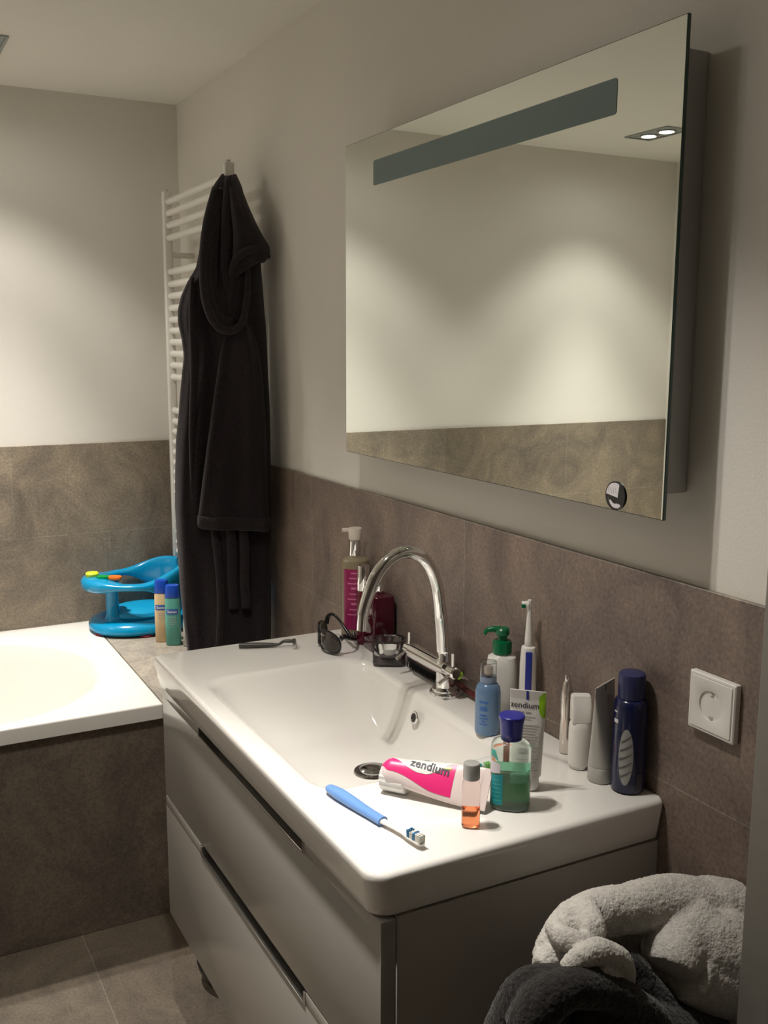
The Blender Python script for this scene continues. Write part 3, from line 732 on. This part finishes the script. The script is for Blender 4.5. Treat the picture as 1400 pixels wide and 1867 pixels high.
et = thing('electric_toothbrush', 'white electric toothbrush with a dark blue strip standing by the wall', 'toothbrush', (-.0245, .311, Z), -32)
obj('handle', slathe([(.012,.012,0,2.4),(.0135,.0135,.003,2.4),(.0145,.0145,.06,2.4),(.0138,.0138,.12,2.4),(.0125,.0130,.142,2.6),(.0115,.012,.1475,2.6),(.007,.007,.1495,2)]), 'white', et)
lab(obj('grip_strip', box(-.0055, .0055, -.0152, -.011, .02, .142, bev=.001), 'eb_blue', et), 'dark blue grip strip')
obj('brush_shaft', lathe([(.0065,.150),(.0072,.151),(.0068,.162),(.0050,.190),(.0036,.226),(.0036,.229),(0,.2305)], 24), 'white', et)
hdx = slathe([(.0058,.0030,.2115,3),(.0066,.0036,.212,3),(.0066,.0036,.2285,3),(.0055,.003,.2295,3)])
hdp = rod((-.002,0,.2205), (-.0065,0,.2205), .0068, 20)
ho = obj('brush_head', hdp, 'white', et)
brs = rod((-.0066,0,.2205), (-.0135,0,.2205), .0062, 18)
bo = obj('bristles', brs, 'br_white', ho)
lab(obj('bristle_tuft', box(-.0140, -.0067, -.0066, .0030, .2160, .2228, bev=.0008), 'gpump', ho), 'green tuft'); hdx.free()

sp_ = thing('spray_bottle', 'blue round-shouldered spray bottle with a clear cap', 'bottle', (-.090, .333, Z), -33)
obj('bottle_body', lathe([(.0195,0),(.0212,.002),(.0215,.006),(.0215,.072),(.0200,.081),(.0162,.087),(.0135,.089)], 44), 'spray', sp_)
obj('collar', lathe([(.0135,.0893),(.0142,.091),(.0142,.099),(.0132,.1005)], 32), 'spray_neck', sp_)
nz = lathe([(.0045,.1008),(.0045,.104),(.0075,.1045),(.0078,.1145),(.007,.1165),(0,.117)], 24)
obj('nozzle', nz, 'peach', sp_)
obj('clear_cap', lathe([(.0138,.1008),(.0140,.101),(.0138,.1235),(.0132,.1248),(0,.1252),(0,.1240),(.0124,.1236),(.0128,.1225),(.0128,.1010)], 36), 'clear', sp_)
fn = on_cyl(.0215, .058, -PI/2-.35)
pr = bmesh.new()
for k, (w0, q0, hh_) in enumerate(((.008,.0,.0035),(.006,-.009,.003),(.007,-.0135,.003),(.006,-.023,.003),(.008,-.028,.002),(.004,-.033,.002),(.007,-.038,.002))):
    g = grid_patch(fn, 8, 1, -w0, w0, lambda x: q0, lambda x: q0+hh_)
    me_ = bpy.data.meshes.new('t'); g.to_mesh(me_); pr.from_mesh(me_); g.free(); bpy.data.meshes.remove(me_)
obj('print', pr, 'label_blue', sp_)

def flat_tube(name, label, loc, rz, h, a0, th0, a1, m, capm, caph, cap_r, tilt=0):
    """tube standing on its cap: round at the bottom, crimped flat at the top"""
    t = thing(name, label, 'tube', loc, rz); t.rotation_euler.x = math.radians(tilt)
    obj('cap', slathe([(cap_r*.95,cap_r*.8,0,2.4),(cap_r,cap_r*.85,.002,2.4),(cap_r,cap_r*.85,caph-.001,2.4),(cap_r*.97,cap_r*.8,caph,2.4)]), capm, t)
    rg = []
    for k in range(15):
        s = k/14
        a = a0+(a1-a0)*s; b = th0*(1-s)**.8*(1-.15*s)+.0011
        rg.append(superell(a, b, caph+.0006+(h-caph-.014)*s, 2.2+1.5*s, 48))
    rg.append(superell(a1, .0011, h-.0125, 4, 48)); rg.append(superell(a1, .0010, h, 6, 48))
    obj('tube_body', loft(rg), m, t)
    def surf(s, z, off):
        q = max(0, min(1, (z-caph)/(h-caph-.014)))
        a = a0+(a1-a0)*q; b = th0*(1-q)**.8*(1-.15*q)+.0011; e = 2.2+1.5*q
        return (s, -b*max(0, 1-abs(s/a)**e)**(1/e)-.0005-off, z)
    return t, surf
zt_, zf = flat_tube('toothpaste_tube', 'white toothpaste tube standing on its cap behind the mouthwash', (-.158, .126, Z+.0015), -44, .152, .0215, .0165, .0265, 'tube', 'white', .02, .0185, tilt=3)
obj('lettering', text_bm('zendium', .0120, lambda x, y, o: zf(x-.0040, .1262+y, .0003), .00012, 1.04), 'ink', zt_)
p_ = bmesh.new()
def addpatch(bmx, fnn, *a):
    g = grid_patch(fnn, *a); me_ = bpy.data.meshes.new('t'); g.to_mesh(me_); bmx.from_mesh(me_); g.free(); bpy.data.meshes.remove(me_)
addpatch(p_, zf, 4, 1, -.019, -.004, lambda x: .1185, lambda x: .1205); addpatch(p_, zf, 4, 1, -.002, .006, lambda x: .1185, lambda x: .1205)
addpatch(p_, zf, 6, 1, -.019, .012, lambda x: .1125, lambda x: .1135); addpatch(p_, zf, 6, 1, -.019, .006, lambda x: .1090, lambda x: .1100)
for k in range(17): addpatch(p_, zf, 6, 1, -.016+.002*(k % 3), .0175-.0015*(k % 4), lambda x: .100-.0042*k, lambda x: .1012-.0042*k)
obj('small_print', p_, 'inkgrey', zt_)
obj('seam_mark', grid_patch(lambda s, q, o: (s, -.0018, q), 1, 1, -.0022, .0012, lambda x: .138, lambda x: .152), 'inkblue', zt_)
gr = bmesh.new()
addpatch(gr, zf, 8, 10, .0165, .0262, lambda x: .112+.016*(1-math.sqrt(max(0, 1-(1-x)**2))), lambda x: .151-.008*(1-x)**2)
lab(obj('green_corner', gr, 'lime', zt_), 'lime green corner print')

# mouthwash
mw = thing('mouthwash_bottle', 'clear mouthwash bottle with a blue flared cap and dark green liquid', 'bottle', (-.2150, .0870, Z), -40)
A_, B_ = .0285, .0225
obj('bottle_shell', slathe([(A_*.86,B_*.86,0,2.6),(A_*.97,B_*.97,.0015,2.6),(A_,B_,.005,2.6),(A_,B_,.086,2.6),(A_*.985,B_*.985,.092,2.6),(A_*.90,B_*.90,.0965,2.5),(.018,.017,.0990,2.2),(.0142,.0142,.1005,2),(.0138,.0138,.105,2)]), 'mw_shell', mw, 60)
obj('liquid', slathe([(A_*.82,B_*.82,.0016,2.6),(A_*.93,B_*.93,.003,2.6),(A_*.955,B_*.955,.006,2.6),(A_*.955,B_*.955,.043,2.6)]), 'mw_liquid', mw, 60)
obj('liquid_film', slathe([(A_*.955,B_*.955,.0435,2.6),(A_*.955,B_*.955,.060,2.6),(A_*.6,B_*.6,.063,2.6)]), 'mw_film', mw, 60)
obj('cap', lathe([(.0146,.1010),(.0152,.1018),(.0158,.114),(.0170,.125),(.0186,.1330),(.0185,.1355),(.0172,.1368),(0,.1372)], 44), 'mwcap', mw)
def mwf(s, q, off):
    e = 2.6; return (s, -(B_+.0005+off)*max(0, 1-abs(s/(A_+.0004))**e)**(1/e), q)
lbm = bmesh.new(); addpatch(lbm, mwf, 10, 8, -.0255, -.009, lambda x: .008+.002*x, lambda x: .052+.003*x)
tl_ = lab(obj('teal_label', lbm, 'teal_label', mw), 'teal label on the left side')
lbm = bmesh.new(); addpatch(lbm, mwf, 8, 6, -.0278, -.0125, lambda x: .054+.003*x, lambda x: .073-.002*x)
ol_ = lab(obj('pale_label', lbm, 'labelwhite', mw), 'pale lilac print band')
obj('label_emblem', polyprism([(-.0262,.0800),(-.0150,.0735),(-.0200,.0890),(-.0262,.0890)], mwf, .0003), 'aqua', mw)
ls = bmesh.new()
for k in range(6): addpatch(ls, lambda s, q, o: mwf(s, q, .0004), 6, 1, -.024, -.011-.002*(k % 2), lambda x: .0138+.006*k+.002*x, lambda x: .0152+.006*k+.002*x)
obj('small_print', ls, 'aqua', tl_)
lab(obj('refracted_orange', polyprism([(-.0110,.060),(-.0030,.060),(-.0030,.090),(-.0110,.090)], lambda s, q, o: (s, (B_-.006)-o, q), .0004), 'orange', mw), 'painted-in orange of the toothbrush handle refracted in the bottle')  # orange patch stands for the brush handle refracted by the bottle

# mini bottle
mb = thing('mini_bottle', 'tiny clear bottle of orange liquid with a grey cap', 'bottle', (-.2985, .0605, Z), -36)
obj('bottle_shell', slathe([(.0108,.0085,0,3.2),(.0122,.0098,.0012,3.2),(.0126,.0102,.004,3.2),(.0126,.0102,.058,3),(.0118,.0098,.064,2.6),(.0098,.0092,.0685,2.2),(.0088,.0088,.070,2)]), 'amber_shell', mb, 60)
obj('liquid', slathe([(.0108,.0084,.0014,3.2),(.0117,.0093,.004,3.2),(.0117,.0093,.026,3.2)]), 'amber_liquid', mb, 60)
obj('cap', lathe([(.0108,.0690),(.0116,.0700),(.0116,.0895),(.0108,.0915),(0,.0920)], 36), 'silver_cap', mb)

# row along the wall
pn = thing('trimmer_pen', 'slim silver pen-shaped trimmer standing by the wall', 'trimmer', (-.0255, .203, Z), 0)
obj('barrel', lathe([(.0085,0),(.0098,.001),(.0098,.022),(.0100,.0225),(.0100,.092),(.0095,.096)], 32), 'penmid', pn)
obj('cone', lathe([(.0096,.0962),(.0096,.100),(.0062,.119),(.0052,.1205)], 32), 'pen', pn)
obj('tip', lathe([(.0042,.1206),(.0044,.1212),(.0044,.1285),(.003,.1305),(0,.131)], 24), 'chrome', pn)
ro = thing('deodorant_roller', 'white roll-on bottle with a square white cap', 'bottle', (-.0415, .148, Z), -30)
obj('bottle_body', lathe([(.0150,.004),(.0172,.006),(.0176,.010),(.0176,.064),(.0168,.0715),(.0150,.0755)], 40), 'white', ro)
lab(obj('base_ring', lathe([(.0140,0),(.0150,.0005),(.0152,.0045)], 36), 'satin', ro), 'thin grey foot')
rc = slathe([(.0148,.0130,.076,7),(.0155,.0138,.077,7),(.0155,.0138,.1035,7),(.0150,.0133,.1140,7),(.0138,.0122,.1165,6)])
for v in rc.verts:
    if v.co.z > .108 and v.co.y < 0: v.co.y *= .45
obj('cap', rc, 'white', ro)
gt, gf = flat_tube('cream_tube', 'pale grey cream tube standing on its wide cap beside the navy can', (-.0390, .097, Z), 24, .152, .0225, .0190, .0325, 'tubegrey', 'tubegrey', .024, .0228)
px_ = bmesh.new()
addpatch(px_, gf, 6, 10, .002, .0185, lambda x: .082, lambda x: .132)
pl2 = lab(obj('print', px_, 'inkgrey', gt), 'grey print panel')
px_ = bmesh.new()
for k in range(8): addpatch(px_, gf, 6, 1, .004, .016-.002*(k % 3), lambda x: .036+.0045*k, lambda x: .0375+.0045*k)
obj('small_print', px_, 'ink', gt)
obj('seam_mark', grid_patch(lambda s, q, o: (s, -.0018, q), 1, 1, -.0012, .0008, lambda x: .141, lambda x: .151), 'ink', gt)
nv = thing('deodorant_can', 'navy blue spray can with a silver leaf print at the basin corner', 'spray can', (-.0270, .0525, Z), -36)
obj('can_body', lathe([(.0222,0),(.0245,.002),(.0250,.005),(.0250,.128),(.0238,.137),(.0215,.141),(.0195,.142)], 48), 'navy', nv)
obj('cap', lathe([(.0192,.1423),(.0198,.144),(.0198,.174),(.0188,.179),(.016,.181),(0,.1815)], 44), 'navycap', nv)
fn = on_cyl(.0250, .058, -PI/2-.28)
leaf = [(.0108*math.cos(t), .043*math.sin(t)) for t in [2*PI*i/40 for i in range(40)]]
lf_ = bmesh.new(); add_loft(lf_, [[fn(a*k, b*k, 0) for a, b in leaf] for k in (1, .66, .33, .01)], cap0=False, cap1=False)
lf = lab(obj('leaf_print', lf_, 'greyleaf', nv), 'silver leaf-shaped print')
vn = bmesh.new()
for k in range(5):
    hw = (.0092, .0102, .0106, .0098, .0078)[k]; z_ = -.034+.0135*k
    addpatch(vn, lambda a, b, o: fn(a, b, .0003), 8, 1, -hw*.9, hw*.9, lambda x: z_+.010*x+.003*x*x, lambda x: z_+.010*x+.003*x*x+.0042*(1-.6*x))
obj('leaf_vein', vn, 'vein', lf)
fn2 = on_cyl(.0250, .0, -PI/2+.45)
sp2 = bmesh.new(); addpatch(sp2, fn2, 6, 4, -.002, .010, lambda x: .006, lambda x: .032)
obj('text_panel', sp2, 'ink', nv)
fn3 = on_cyl(.0250, .107, -PI/2-1.05)
wm = bmesh.new(); addpatch(wm, fn3, 4, 3, -.004, .005, lambda x: 0, lambda x: .006); addpatch(wm, fn3, 4, 3, -.004, .003, lambda x: .016, lambda x: .0185)
obj('white_mark', wm, 'labelwhite', nv)

# ------------------------------------------------------------------ lying toothpaste tube
lt = thing('lying_toothpaste', 'pink and white toothpaste tube lying on its side with a ribbed white cap', 'tube', (-.350, .2185, Z), -53)
# local x runs from the cap to the crimped tail, local y away from the camera, z up
capr = .0205
cp = bmesh.new(); rg = []
for x, k in ((0, .90), (.0015, 1), (.038, 1), (.040, .9)):
    rg.append([(x, capr*k*(1+.025*math.cos(18*2*PI*i/72))*math.cos(2*PI*i/72), capr+.0006+capr*k*(1+.025*math.cos(18*2*PI*i/72))*math.sin(2*PI*i/72)) for i in range(72)])
add_loft(cp, rg); obj('cap', cp, 'white', lt, 30)
LT = .152
def ltc(s):
    """axis height, half width (across), half thickness and tilt of the flat side at s in 0..1"""
    cz = .0325-.0030*ss(s/.8)
    nose = min(1, math.sqrt(max(0, s/.10))) if s < .1 else 1
    a = (.0185+.011*ss(s/.95))*nose+.0004
    b = (.0165*(1-s)**.75+.0016)*nose+.0004
    return cz, a, b
TILT = math.radians(56)
def lts(s, t, off):
    """front skin: t in -1..1 from the lower to the upper edge"""
    cz, a, b = ltc(s)
    e = 2.3
    d = b*max(0, 1-abs(t)**e)**(1/e)+off
    yy = t*a*math.cos(TILT)-d*math.sin(TILT)-.006*(1-s); zz = t*a*math.sin(TILT)+d*math.cos(TILT)
    return (-.002+s*(LT+.002), yy+.002, cz+zz)
def ltr(s):
    cz, a, b = ltc(s); out = []
    for i in range(48):
        ph = 2*PI*i/48; t = math.cos(ph); e = 2.3
        d = b*max(0, 1-abs(t)**e)**(1/e)*(1 if math.sin(ph) >= 0 else -1)
        yy = t*a*math.cos(TILT)-d*math.sin(TILT)-.006*(1-s); zz = t*a*math.sin(TILT)+d*math.cos(TILT)
        out.append((-.002+s*(LT+.002), yy+.002, max(.0004, cz+zz)))
    return out
body = obj('tube_body', loft([ltr(s) for s in (0, .005, .015, .03, .05, .075, .1, .15, .2, .3, .4, .5, .6, .7, .8, .9, .96, 1.)]), 'pearl', lt, 60)
ltf = lambda s, t, o: lts(s, t, .0005+o)
pk = bmesh.new()
addpatch(pk, ltf, 40, 10, .02, .74, lambda x: -.12-.62*ss((x-.18)/.6)+.45*ss((.12-x)/.12), lambda x: .90-.78*ss((x-.12)/.42)*(1-ss((x-.62)/.38)*1.02)-.25*ss((.06-x)/.06))
pko = lab(obj('pink_swoosh', pk, 'pink', lt), 'hot pink swoosh print')
wt_ = bmesh.new()
addpatch(wt_, lambda s, t, o: ltf(s, t, .0001), 24, 6, .30, .70, lambda x: .90-.78*ss((x*.59+.378-.12)/.42)*(1-ss((x*.59+.378-.62)/.38)*1.02)+.02, lambda x: .97)
wo = lab(obj('white_panel', wt_, 'white', lt), 'white panel behind the lettering')
obj('lettering', text_bm('zendium', .0175, lambda x, y, o: ltf(.50+x/(LT+.002), .40+y/.025-.14*(x/.03), .0009), .0004, 1.0), 'ink', wo)
ye = bmesh.new(); addpatch(ye, lambda s, t, o: ltf(s, t, .0008), 4, 2, .63, .70, lambda x: .62, lambda x: .74)
obj('yellow_mark', ye, 'yellow', wo)
fo_ = bmesh.new()
cz, a, b = ltc(1.)
rg = []
for s, w in ((1., .0016), (1.02, .0011), (1.075, .0010)):
    q = []
    for i in range(24):
        ph = 2*PI*i/24; t = math.copysign(abs(math.cos(ph))**.5, math.cos(ph)); d = w*math.copysign(abs(math.sin(ph))**.5, math.sin(ph))
        q.append((-.002+s*(LT+.002), t*a*math.cos(TILT)-d*math.sin(TILT)+.002, max(.0004, cz+t*a*math.sin(TILT)+d*math.cos(TILT))))
    rg.append(q)
add_loft(fo_, rg); obj('crimped_end', fo_, 'pearl', lt)

# ------------------------------------------------------------------ toothbrushes
def bristle_block(bm, x0, x1, hw, z0, z1, nx, ny, r=.0011):
    for i in range(nx):
        for j in range(ny):
            x = x0+(x1-x0)*(i+.5)/nx; y = -hw+2*hw*(j+.5)/ny
            add_rod(bm, (x, y, z0), (x+random.uniform(-.0008, .0008), y+random.uniform(-.0006, .0006), z1), r, 6)
    return bm
bt = thing('blue_toothbrush', 'blue toothbrush with white neck lying near the front basin corner', 'toothbrush', (-.429, .2465, Z), -79.5)
# local x from the handle end to the head
obj('handle', tube([(0,0,.0075),(.008,0,.008),(.03,0,.0082),(.055,0,.0075),(.08,0,.0065),(.105,0,.0062),(.132,0,.0062)], [.0040,.0082,.0104,.0102,.0092,.0084,.0084], 20, flat=.76), 'tb_blue', bt, 60)
gm = bmesh.new(); gpth = smooth_path([(.006,0,.0125),(.020,0,.0150),(.035,0,.0150),(.045,0,.0142)], 6)
add_tube(gm, [(.006,0,.0115),(.018,0,.0132),(.034,0,.0132),(.048,0,.0120)], [.002,.0058,.0062,.003], 14, flat=.32)
obj('thumb_grip', gm, 'tb_dark', bt, 60)
obj('neck', tube([(.130,0,.0062),(.138,0,.0062),(.155,0,.0062),(.175,0,.0066),(.190,0,.0068),(.211,0,.0068),(.217,0,.0066)], [.0064,.0050,.0034,.0034,.0058,.0062,.003], 16, flat=.6), 'white', bt, 60)
b1 = bmesh.new()
bristle_block(b1, .188, .194, .0055, .0080, .0185, 2, 5); bristle_block(b1, .200, .205, .0055, .0080, .0185, 2, 5)
bo_ = obj('bristles', b1, 'br_blue', bt)
b2 = bmesh.new(); bristle_block(b2, .194, .200, .0055, .0080, .0175, 2, 5); bristle_block(b2, .205, .2155, .0055, .0080, .0190, 4, 5)
lab(obj('bristles', b2, 'br_white', bt), 'white bristle rows')

tt = thing('teal_toothbrush', 'teal toothbrush lying along the bowl edge behind the pink tube', 'toothbrush', (-.2715, .247, Z+.0), -33)
tt.location = (-.268, .2285, ZB+.0005); tt.rotation_euler = (0, 0, math.radians(-28))
obj('handle', tube([(-.03,0,.005),(-.01,0,.0055),(.02,0,.0075),(.045,0,.010),(.065,0,.011),(.08,0,.0085),(.086,0,.006)], [.0035,.0042,.0068,.0078,.0075,.0055,.002], 18, flat=.8), 'tb_teal', tt, 60)
gm = bmesh.new(); add_tube(gm, [(.0,-.003,.009),(.02,-.0035,.0115),(.045,-.0040,.0150),(.06,-.0035,.0155)], [.0015,.0042,.0048,.002], 12, flat=.5)
obj('thumb_grip', gm, 'tb_tealdark', tt, 60)
wb = thing('white_toothbrush', 'toothbrush with white head and teal bristles half hidden behind the mouthwash', 'toothbrush', (-.200, .1975, Z), -7)
obj('neck', tube([(-.004,0,.0035),(.004,0,.0035),(.022,0,.0035),(.04,0,.0035),(.055,0,.004)], [.003,.0055,.0055,.003,.0032], 14, flat=.6), 'white', wb, 60)
obj('handle', tube([(.052,0,.0045),(.065,0,.006),(.085,0,.0062),(.103,0,.0058),(.108,0,.005)], [.0035,.0055,.006,.0052,.002], 16, flat=.85), 'orange', wb, 60)
b3 = bmesh.new(); bristle_block(b3, .0, .008, .0045, .006, .0165, 3, 4)
obj('bristles', b3, 'br_teal', wb)
b4 = bmesh.new(); bristle_block(b4, .008, .013, .0045, .006, .0155, 2, 4)
lab(obj('bristles', b4, 'br_white', wb), 'white bristle rows')
b4 = bmesh.new(); bristle_block(b4, .013, .024, .0045, .006, .0165, 4, 4)
lab(obj('bristles', b4, 'br_green', wb), 'lime bristle rows')
kn = thing('chrome_plug', 'small chrome dome plug lying in the bowl behind the pink tube', 'plug', (-.214, .351, .8045), 0)
kn.location = (-.201, .345, .8290)
obj('plug_body', lathe([(.0115,0),(.0135,.001),(.0138,.007),(.0125,.0115),(.008,.0145),(0,.0155)], 36), 'satin', kn)

# ------------------------------------------------------------------ towels and basket in the niche
bk = thing('laundry_basket', 'grey laundry basket under the towels beside the vanity', 'basket', (-.205, -.146, 0))
obj('basket_body', loft([rrect(-.14-k, .14+k, -.115-k*.3, .115+k*.3, (.03,)*4, z) for k, z in ((-.02, .001), (-.01, .01), (.0, .53), (.006, .535), (.006, .55), (0, .552), (-.006, .545), (-.016, .05))]), 'basket', bk)
def blob(name, parts, m, vox, disp, dscale, seed=0, parent=None, fine=.0016):
    bm = bmesh.new()
    for p in parts: add_tube(bm, *p[0], **p[1])
    bmesh.ops.recalc_face_normals(bm, faces=bm.faces)
    me = bpy.data.meshes.new(name); bm.to_mesh(me); bm.free()
    o = bpy.data.objects.new(name, me); COL.objects.link(o)
    r_ = o.modifiers.new('r', 'REMESH'); r_.mode = 'VOXEL'; r_.voxel_size = vox
    s_ = o.modifiers.new('s', 'SMOOTH'); s_.iterations = 12; s_.factor = .5
    t1 = bpy.data.textures.new(name+'_fold', 'CLOUDS'); t1.noise_scale = dscale; t1.noise_depth = 2
    d1 = o.modifiers.new('d', 'DISPLACE'); d1.texture = t1; d1.strength = disp; d1.texture_coords = 'GLOBAL'; d1.mid_level = .5
    t2 = bpy.data.textures.new(name+'_pile', 'CLOUDS'); t2.noise_scale = .003; t2.noise_depth = 1
    d2 = o.modifiers.new('e', 'DISPLACE'); d2.texture = t2; d2.strength = fine*2; d2.texture_coords = 'GLOBAL'; d2.mid_level = .5
    bpy.context.view_layer.update()
    m2 = bpy.data.meshes.new_from_object(o.evaluated_get(bpy.context.evaluated_depsgraph_get()))
    bpy.data.objects.remove(o)
    for p in m2.polygons: p.use_smooth = True
    m2.materials.clear(); m2.materials.append(M[m])
    q = bpy.data.objects.new(name, m2); COL.objects.link(q)
    if parent: q.parent = parent
    return q
# white towel: an upper roll, a big fold on the right and a small turned-up flap
W = [
 (([(-0.3482,-0.1650,0.8255),(-0.3245,-0.1600,0.8436),(-0.2901,-0.1550,0.8499),(-0.2534,-0.1500,0.8490),(-0.1948,-0.1480,0.8403),(-0.1351,-0.1480,0.8282),(-0.0684,-0.1500,0.7992),(-0.0276,-0.1550,0.7817)], [0.009,0.016,0.027,0.03,0.031,0.037,0.048,0.05]), dict(n=20)),
 (([(-0.1054,-0.1650,0.7986),(-0.1488,-0.1850,0.7939),(-0.1720,-0.2000,0.7920),(-0.1799,-0.2050,0.7857)], [0.05,0.044,0.036,0.028]), dict(n=20)),
 (([(-0.1402,-0.1800,0.7930),(-0.0928,-0.1900,0.7747),(-0.0422,-0.1900,0.7477)], [0.046,0.058,0.058]), dict(n=20)),
 (([(-0.1543,-0.2050,0.7777),(-0.1064,-0.2050,0.7521),(-0.0453,-0.2000,0.7157)], [0.036,0.044,0.044]), dict(n=20)),
 (([(-0.1059,-0.1800,0.7690),(-0.0767,-0.1700,0.7073),(-0.0457,-0.1600,0.5688)], [0.055,0.055,0.06]), dict(n=20)),
 (([(-0.3291,-0.1650,0.8631),(-0.3350,-0.1950,0.8665),(-0.3134,-0.2000,0.8561),(-0.2865,-0.1900,0.8493)], [0.012,0.014,0.014,0.012]), dict(n=20)),
 (([(-0.2687,-0.1500,0.8698),(-0.2913,-0.1900,0.8661),(-0.2828,-0.1950,0.8560)], [0.012,0.016,0.012]), dict(n=20)),
 (([(-0.3571,-0.1800,0.8281),(-0.3339,-0.1750,0.8319),(-0.3060,-0.1700,0.8310)], [0.012,0.02,0.018]), dict(n=20)),
 (([(-0.3594,-0.2250,0.8537),(-0.3394,-0.2280,0.8646),(-0.3148,-0.2300,0.8650),(-0.2896,-0.2320,0.8484),(-0.2781,-0.2340,0.8255),(-0.2724,-0.2350,0.8091)], [0.008,0.013,0.015,0.014,0.012,0.006]), dict(n=20)),
 (([(-0.3209,-0.2400,0.8507),(-0.3037,-0.2400,0.8359),(-0.2844,-0.2400,0.8161)], [0.007,0.009,0.006]), dict(n=20)),
 (([(-0.2724,-0.1400,0.7963),(-0.1938,-0.1200,0.7761),(-0.1181,-0.1200,0.7536)], [0.02,0.03,0.04]), dict(n=20)),
]
tag(blob('cream_towel', W, 'towel_white', .0021, .007, .05, fine=.0013), 'cream white terry towel heaped at the lower right beside the vanity', 'towel')
Dk = [
 (([(-0.4224,-0.2000,0.7770),(-0.4063,-0.2000,0.8052),(-0.3931,-0.2050,0.8362),(-0.3684,-0.2100,0.8375),(-0.3375,-0.2150,0.8294)], [0.024,0.024,0.018,0.015,0.015]), dict(n=20)),
 (([(-0.4114,-0.2300,0.7999),(-0.3943,-0.2350,0.8315),(-0.3616,-0.2400,0.8410),(-0.3149,-0.2400,0.8239),(-0.2732,-0.2400,0.7898),(-0.2381,-0.2400,0.7534)], [0.026,0.026,0.022,0.022,0.024,0.026]), dict(n=20)),
 (([(-0.2681,-0.1750,0.8118),(-0.2287,-0.1800,0.7881),(-0.2190,-0.1900,0.7655),(-0.1912,-0.2000,0.7332)], [0.022,0.026,0.026,0.03]), dict(n=20)),
 (([(-0.3614,-0.2050,0.7520),(-0.3305,-0.1900,0.6591),(-0.2857,-0.1800,0.5666)], [0.05,0.05,0.05]), dict(n=20)),
 (([(-0.3735,-0.2200,0.7733),(-0.3108,-0.2200,0.7583),(-0.2258,-0.2200,0.7143),(-0.1140,-0.2100,0.6641)], [0.05,0.05,0.05,0.045]), dict(n=20)),
]
tag(blob('charcoal_towel', Dk, 'towel_dark', .0023, .007, .05, fine=.0013), 'charcoal terry towel heaped in front of the cream one', 'towel')

# ------------------------------------------------------------------ ceiling lights
def spot_pair(x, y, label, spot, core, core_ang=62, spill=.8):
    t = thing('ceiling_light', label, 'ceiling light', (x, y, ZC-.0005), 0, 'twin-spot ceiling lights')
    fr_ = bmesh.new()
    o0 = rrect(-.062, .062, -.112, .112, (.003,)*4, 0); o1 = rrect(-.062, .062, -.112, .112, (.003,)*4, -.004)
    i1 = rrect(-.054, .054, -.104, .104, (.002,)*4, -.004); i0 = rrect(-.054, .054, -.104, .104, (.002,)*4, -.0008)
    add_loft(fr_, [o0, o1, i1, i0], cap0=False, cap1=True)
    obj('frame', fr_, 'lampframe', t)
    for dy in (-.047, .047):
        rg = loft([circ(a, b, 32) for a, b in ((.028,-.0012),(.028,-.0052),(.036,-.0052),(.036,-.0012))], cap0=False, cap1=False)
        for v in rg.verts: v.co.y += dy
        s_ = obj('spot_ring', rg, 'satin', t)
        ds = lathe([(.025,-.0030),(.025,-.0012),(.001,-.0012)], 32)
        for v in ds.verts: v.co.y += dy
        lab(obj('lamp', ds, 'lamp', s_), 'lit lamp disc')
        for pw, ang, bl, rad_ in ((spot, 104, .5, .022), (core, core_ang, 1., .022), (spill, 172, .5, .022)):
            l = bpy.data.lights.new('spot_lamp', 'SPOT'); l.energy = pw; l.color = (1, .95, .875); l.spot_size = math.radians(ang); l.spot_blend = bl; l.shadow_soft_size = rad_
            lo = bpy.data.objects.new('spot_lamp', l); COL.objects.link(lo); lo.location = (x, y+dy, ZC-.03)
spot_pair(-.645, 1.94, 'twin-spot ceiling light above the bath, cut by the photo left edge', 10, 74, 66)
spot_pair(-1.815, 1.94, 'twin-spot ceiling light above the bath, seen lit in the mirror', 10, 74, 66)
spot_pair(-.67, .25, 'twin-spot ceiling light above the washbasin front', 19, 50, 53)
spot_pair(-1.815, .42, 'added unseen twin-spot light over the floor, lifting the ambient light', 8, 8)  # added fill pair out of view, raises the bounced light

# ------------------------------------------------------------------ world and view
w = bpy.data.worlds.new('world'); sc.world = w; w.use_nodes = True
w.node_tree.nodes['Background'].inputs[0].default_value = (.02, .019, .017, 1)
w.node_tree.nodes['Background'].inputs[1].default_value = 0.0
vs = sc.view_settings; sc.display_settings.display_device = 'sRGB'
vs.view_transform = 'Standard'; vs.look = 'None'; vs.gamma = 1; vs.use_curve_mapping = False; vs.exposure = 0.0
cy = sc.cycles
cy.max_bounces = 14; cy.diffuse_bounces = 6; cy.glossy_bounces = 6; cy.transmission_bounces = 14; cy.transparent_max_bounces = 12
cy.use_denoising = True; cy.sample_clamp_indirect = 6; cy.caustics_reflective = True; cy.caustics_refractive = True; cy.blur_glossy = .5
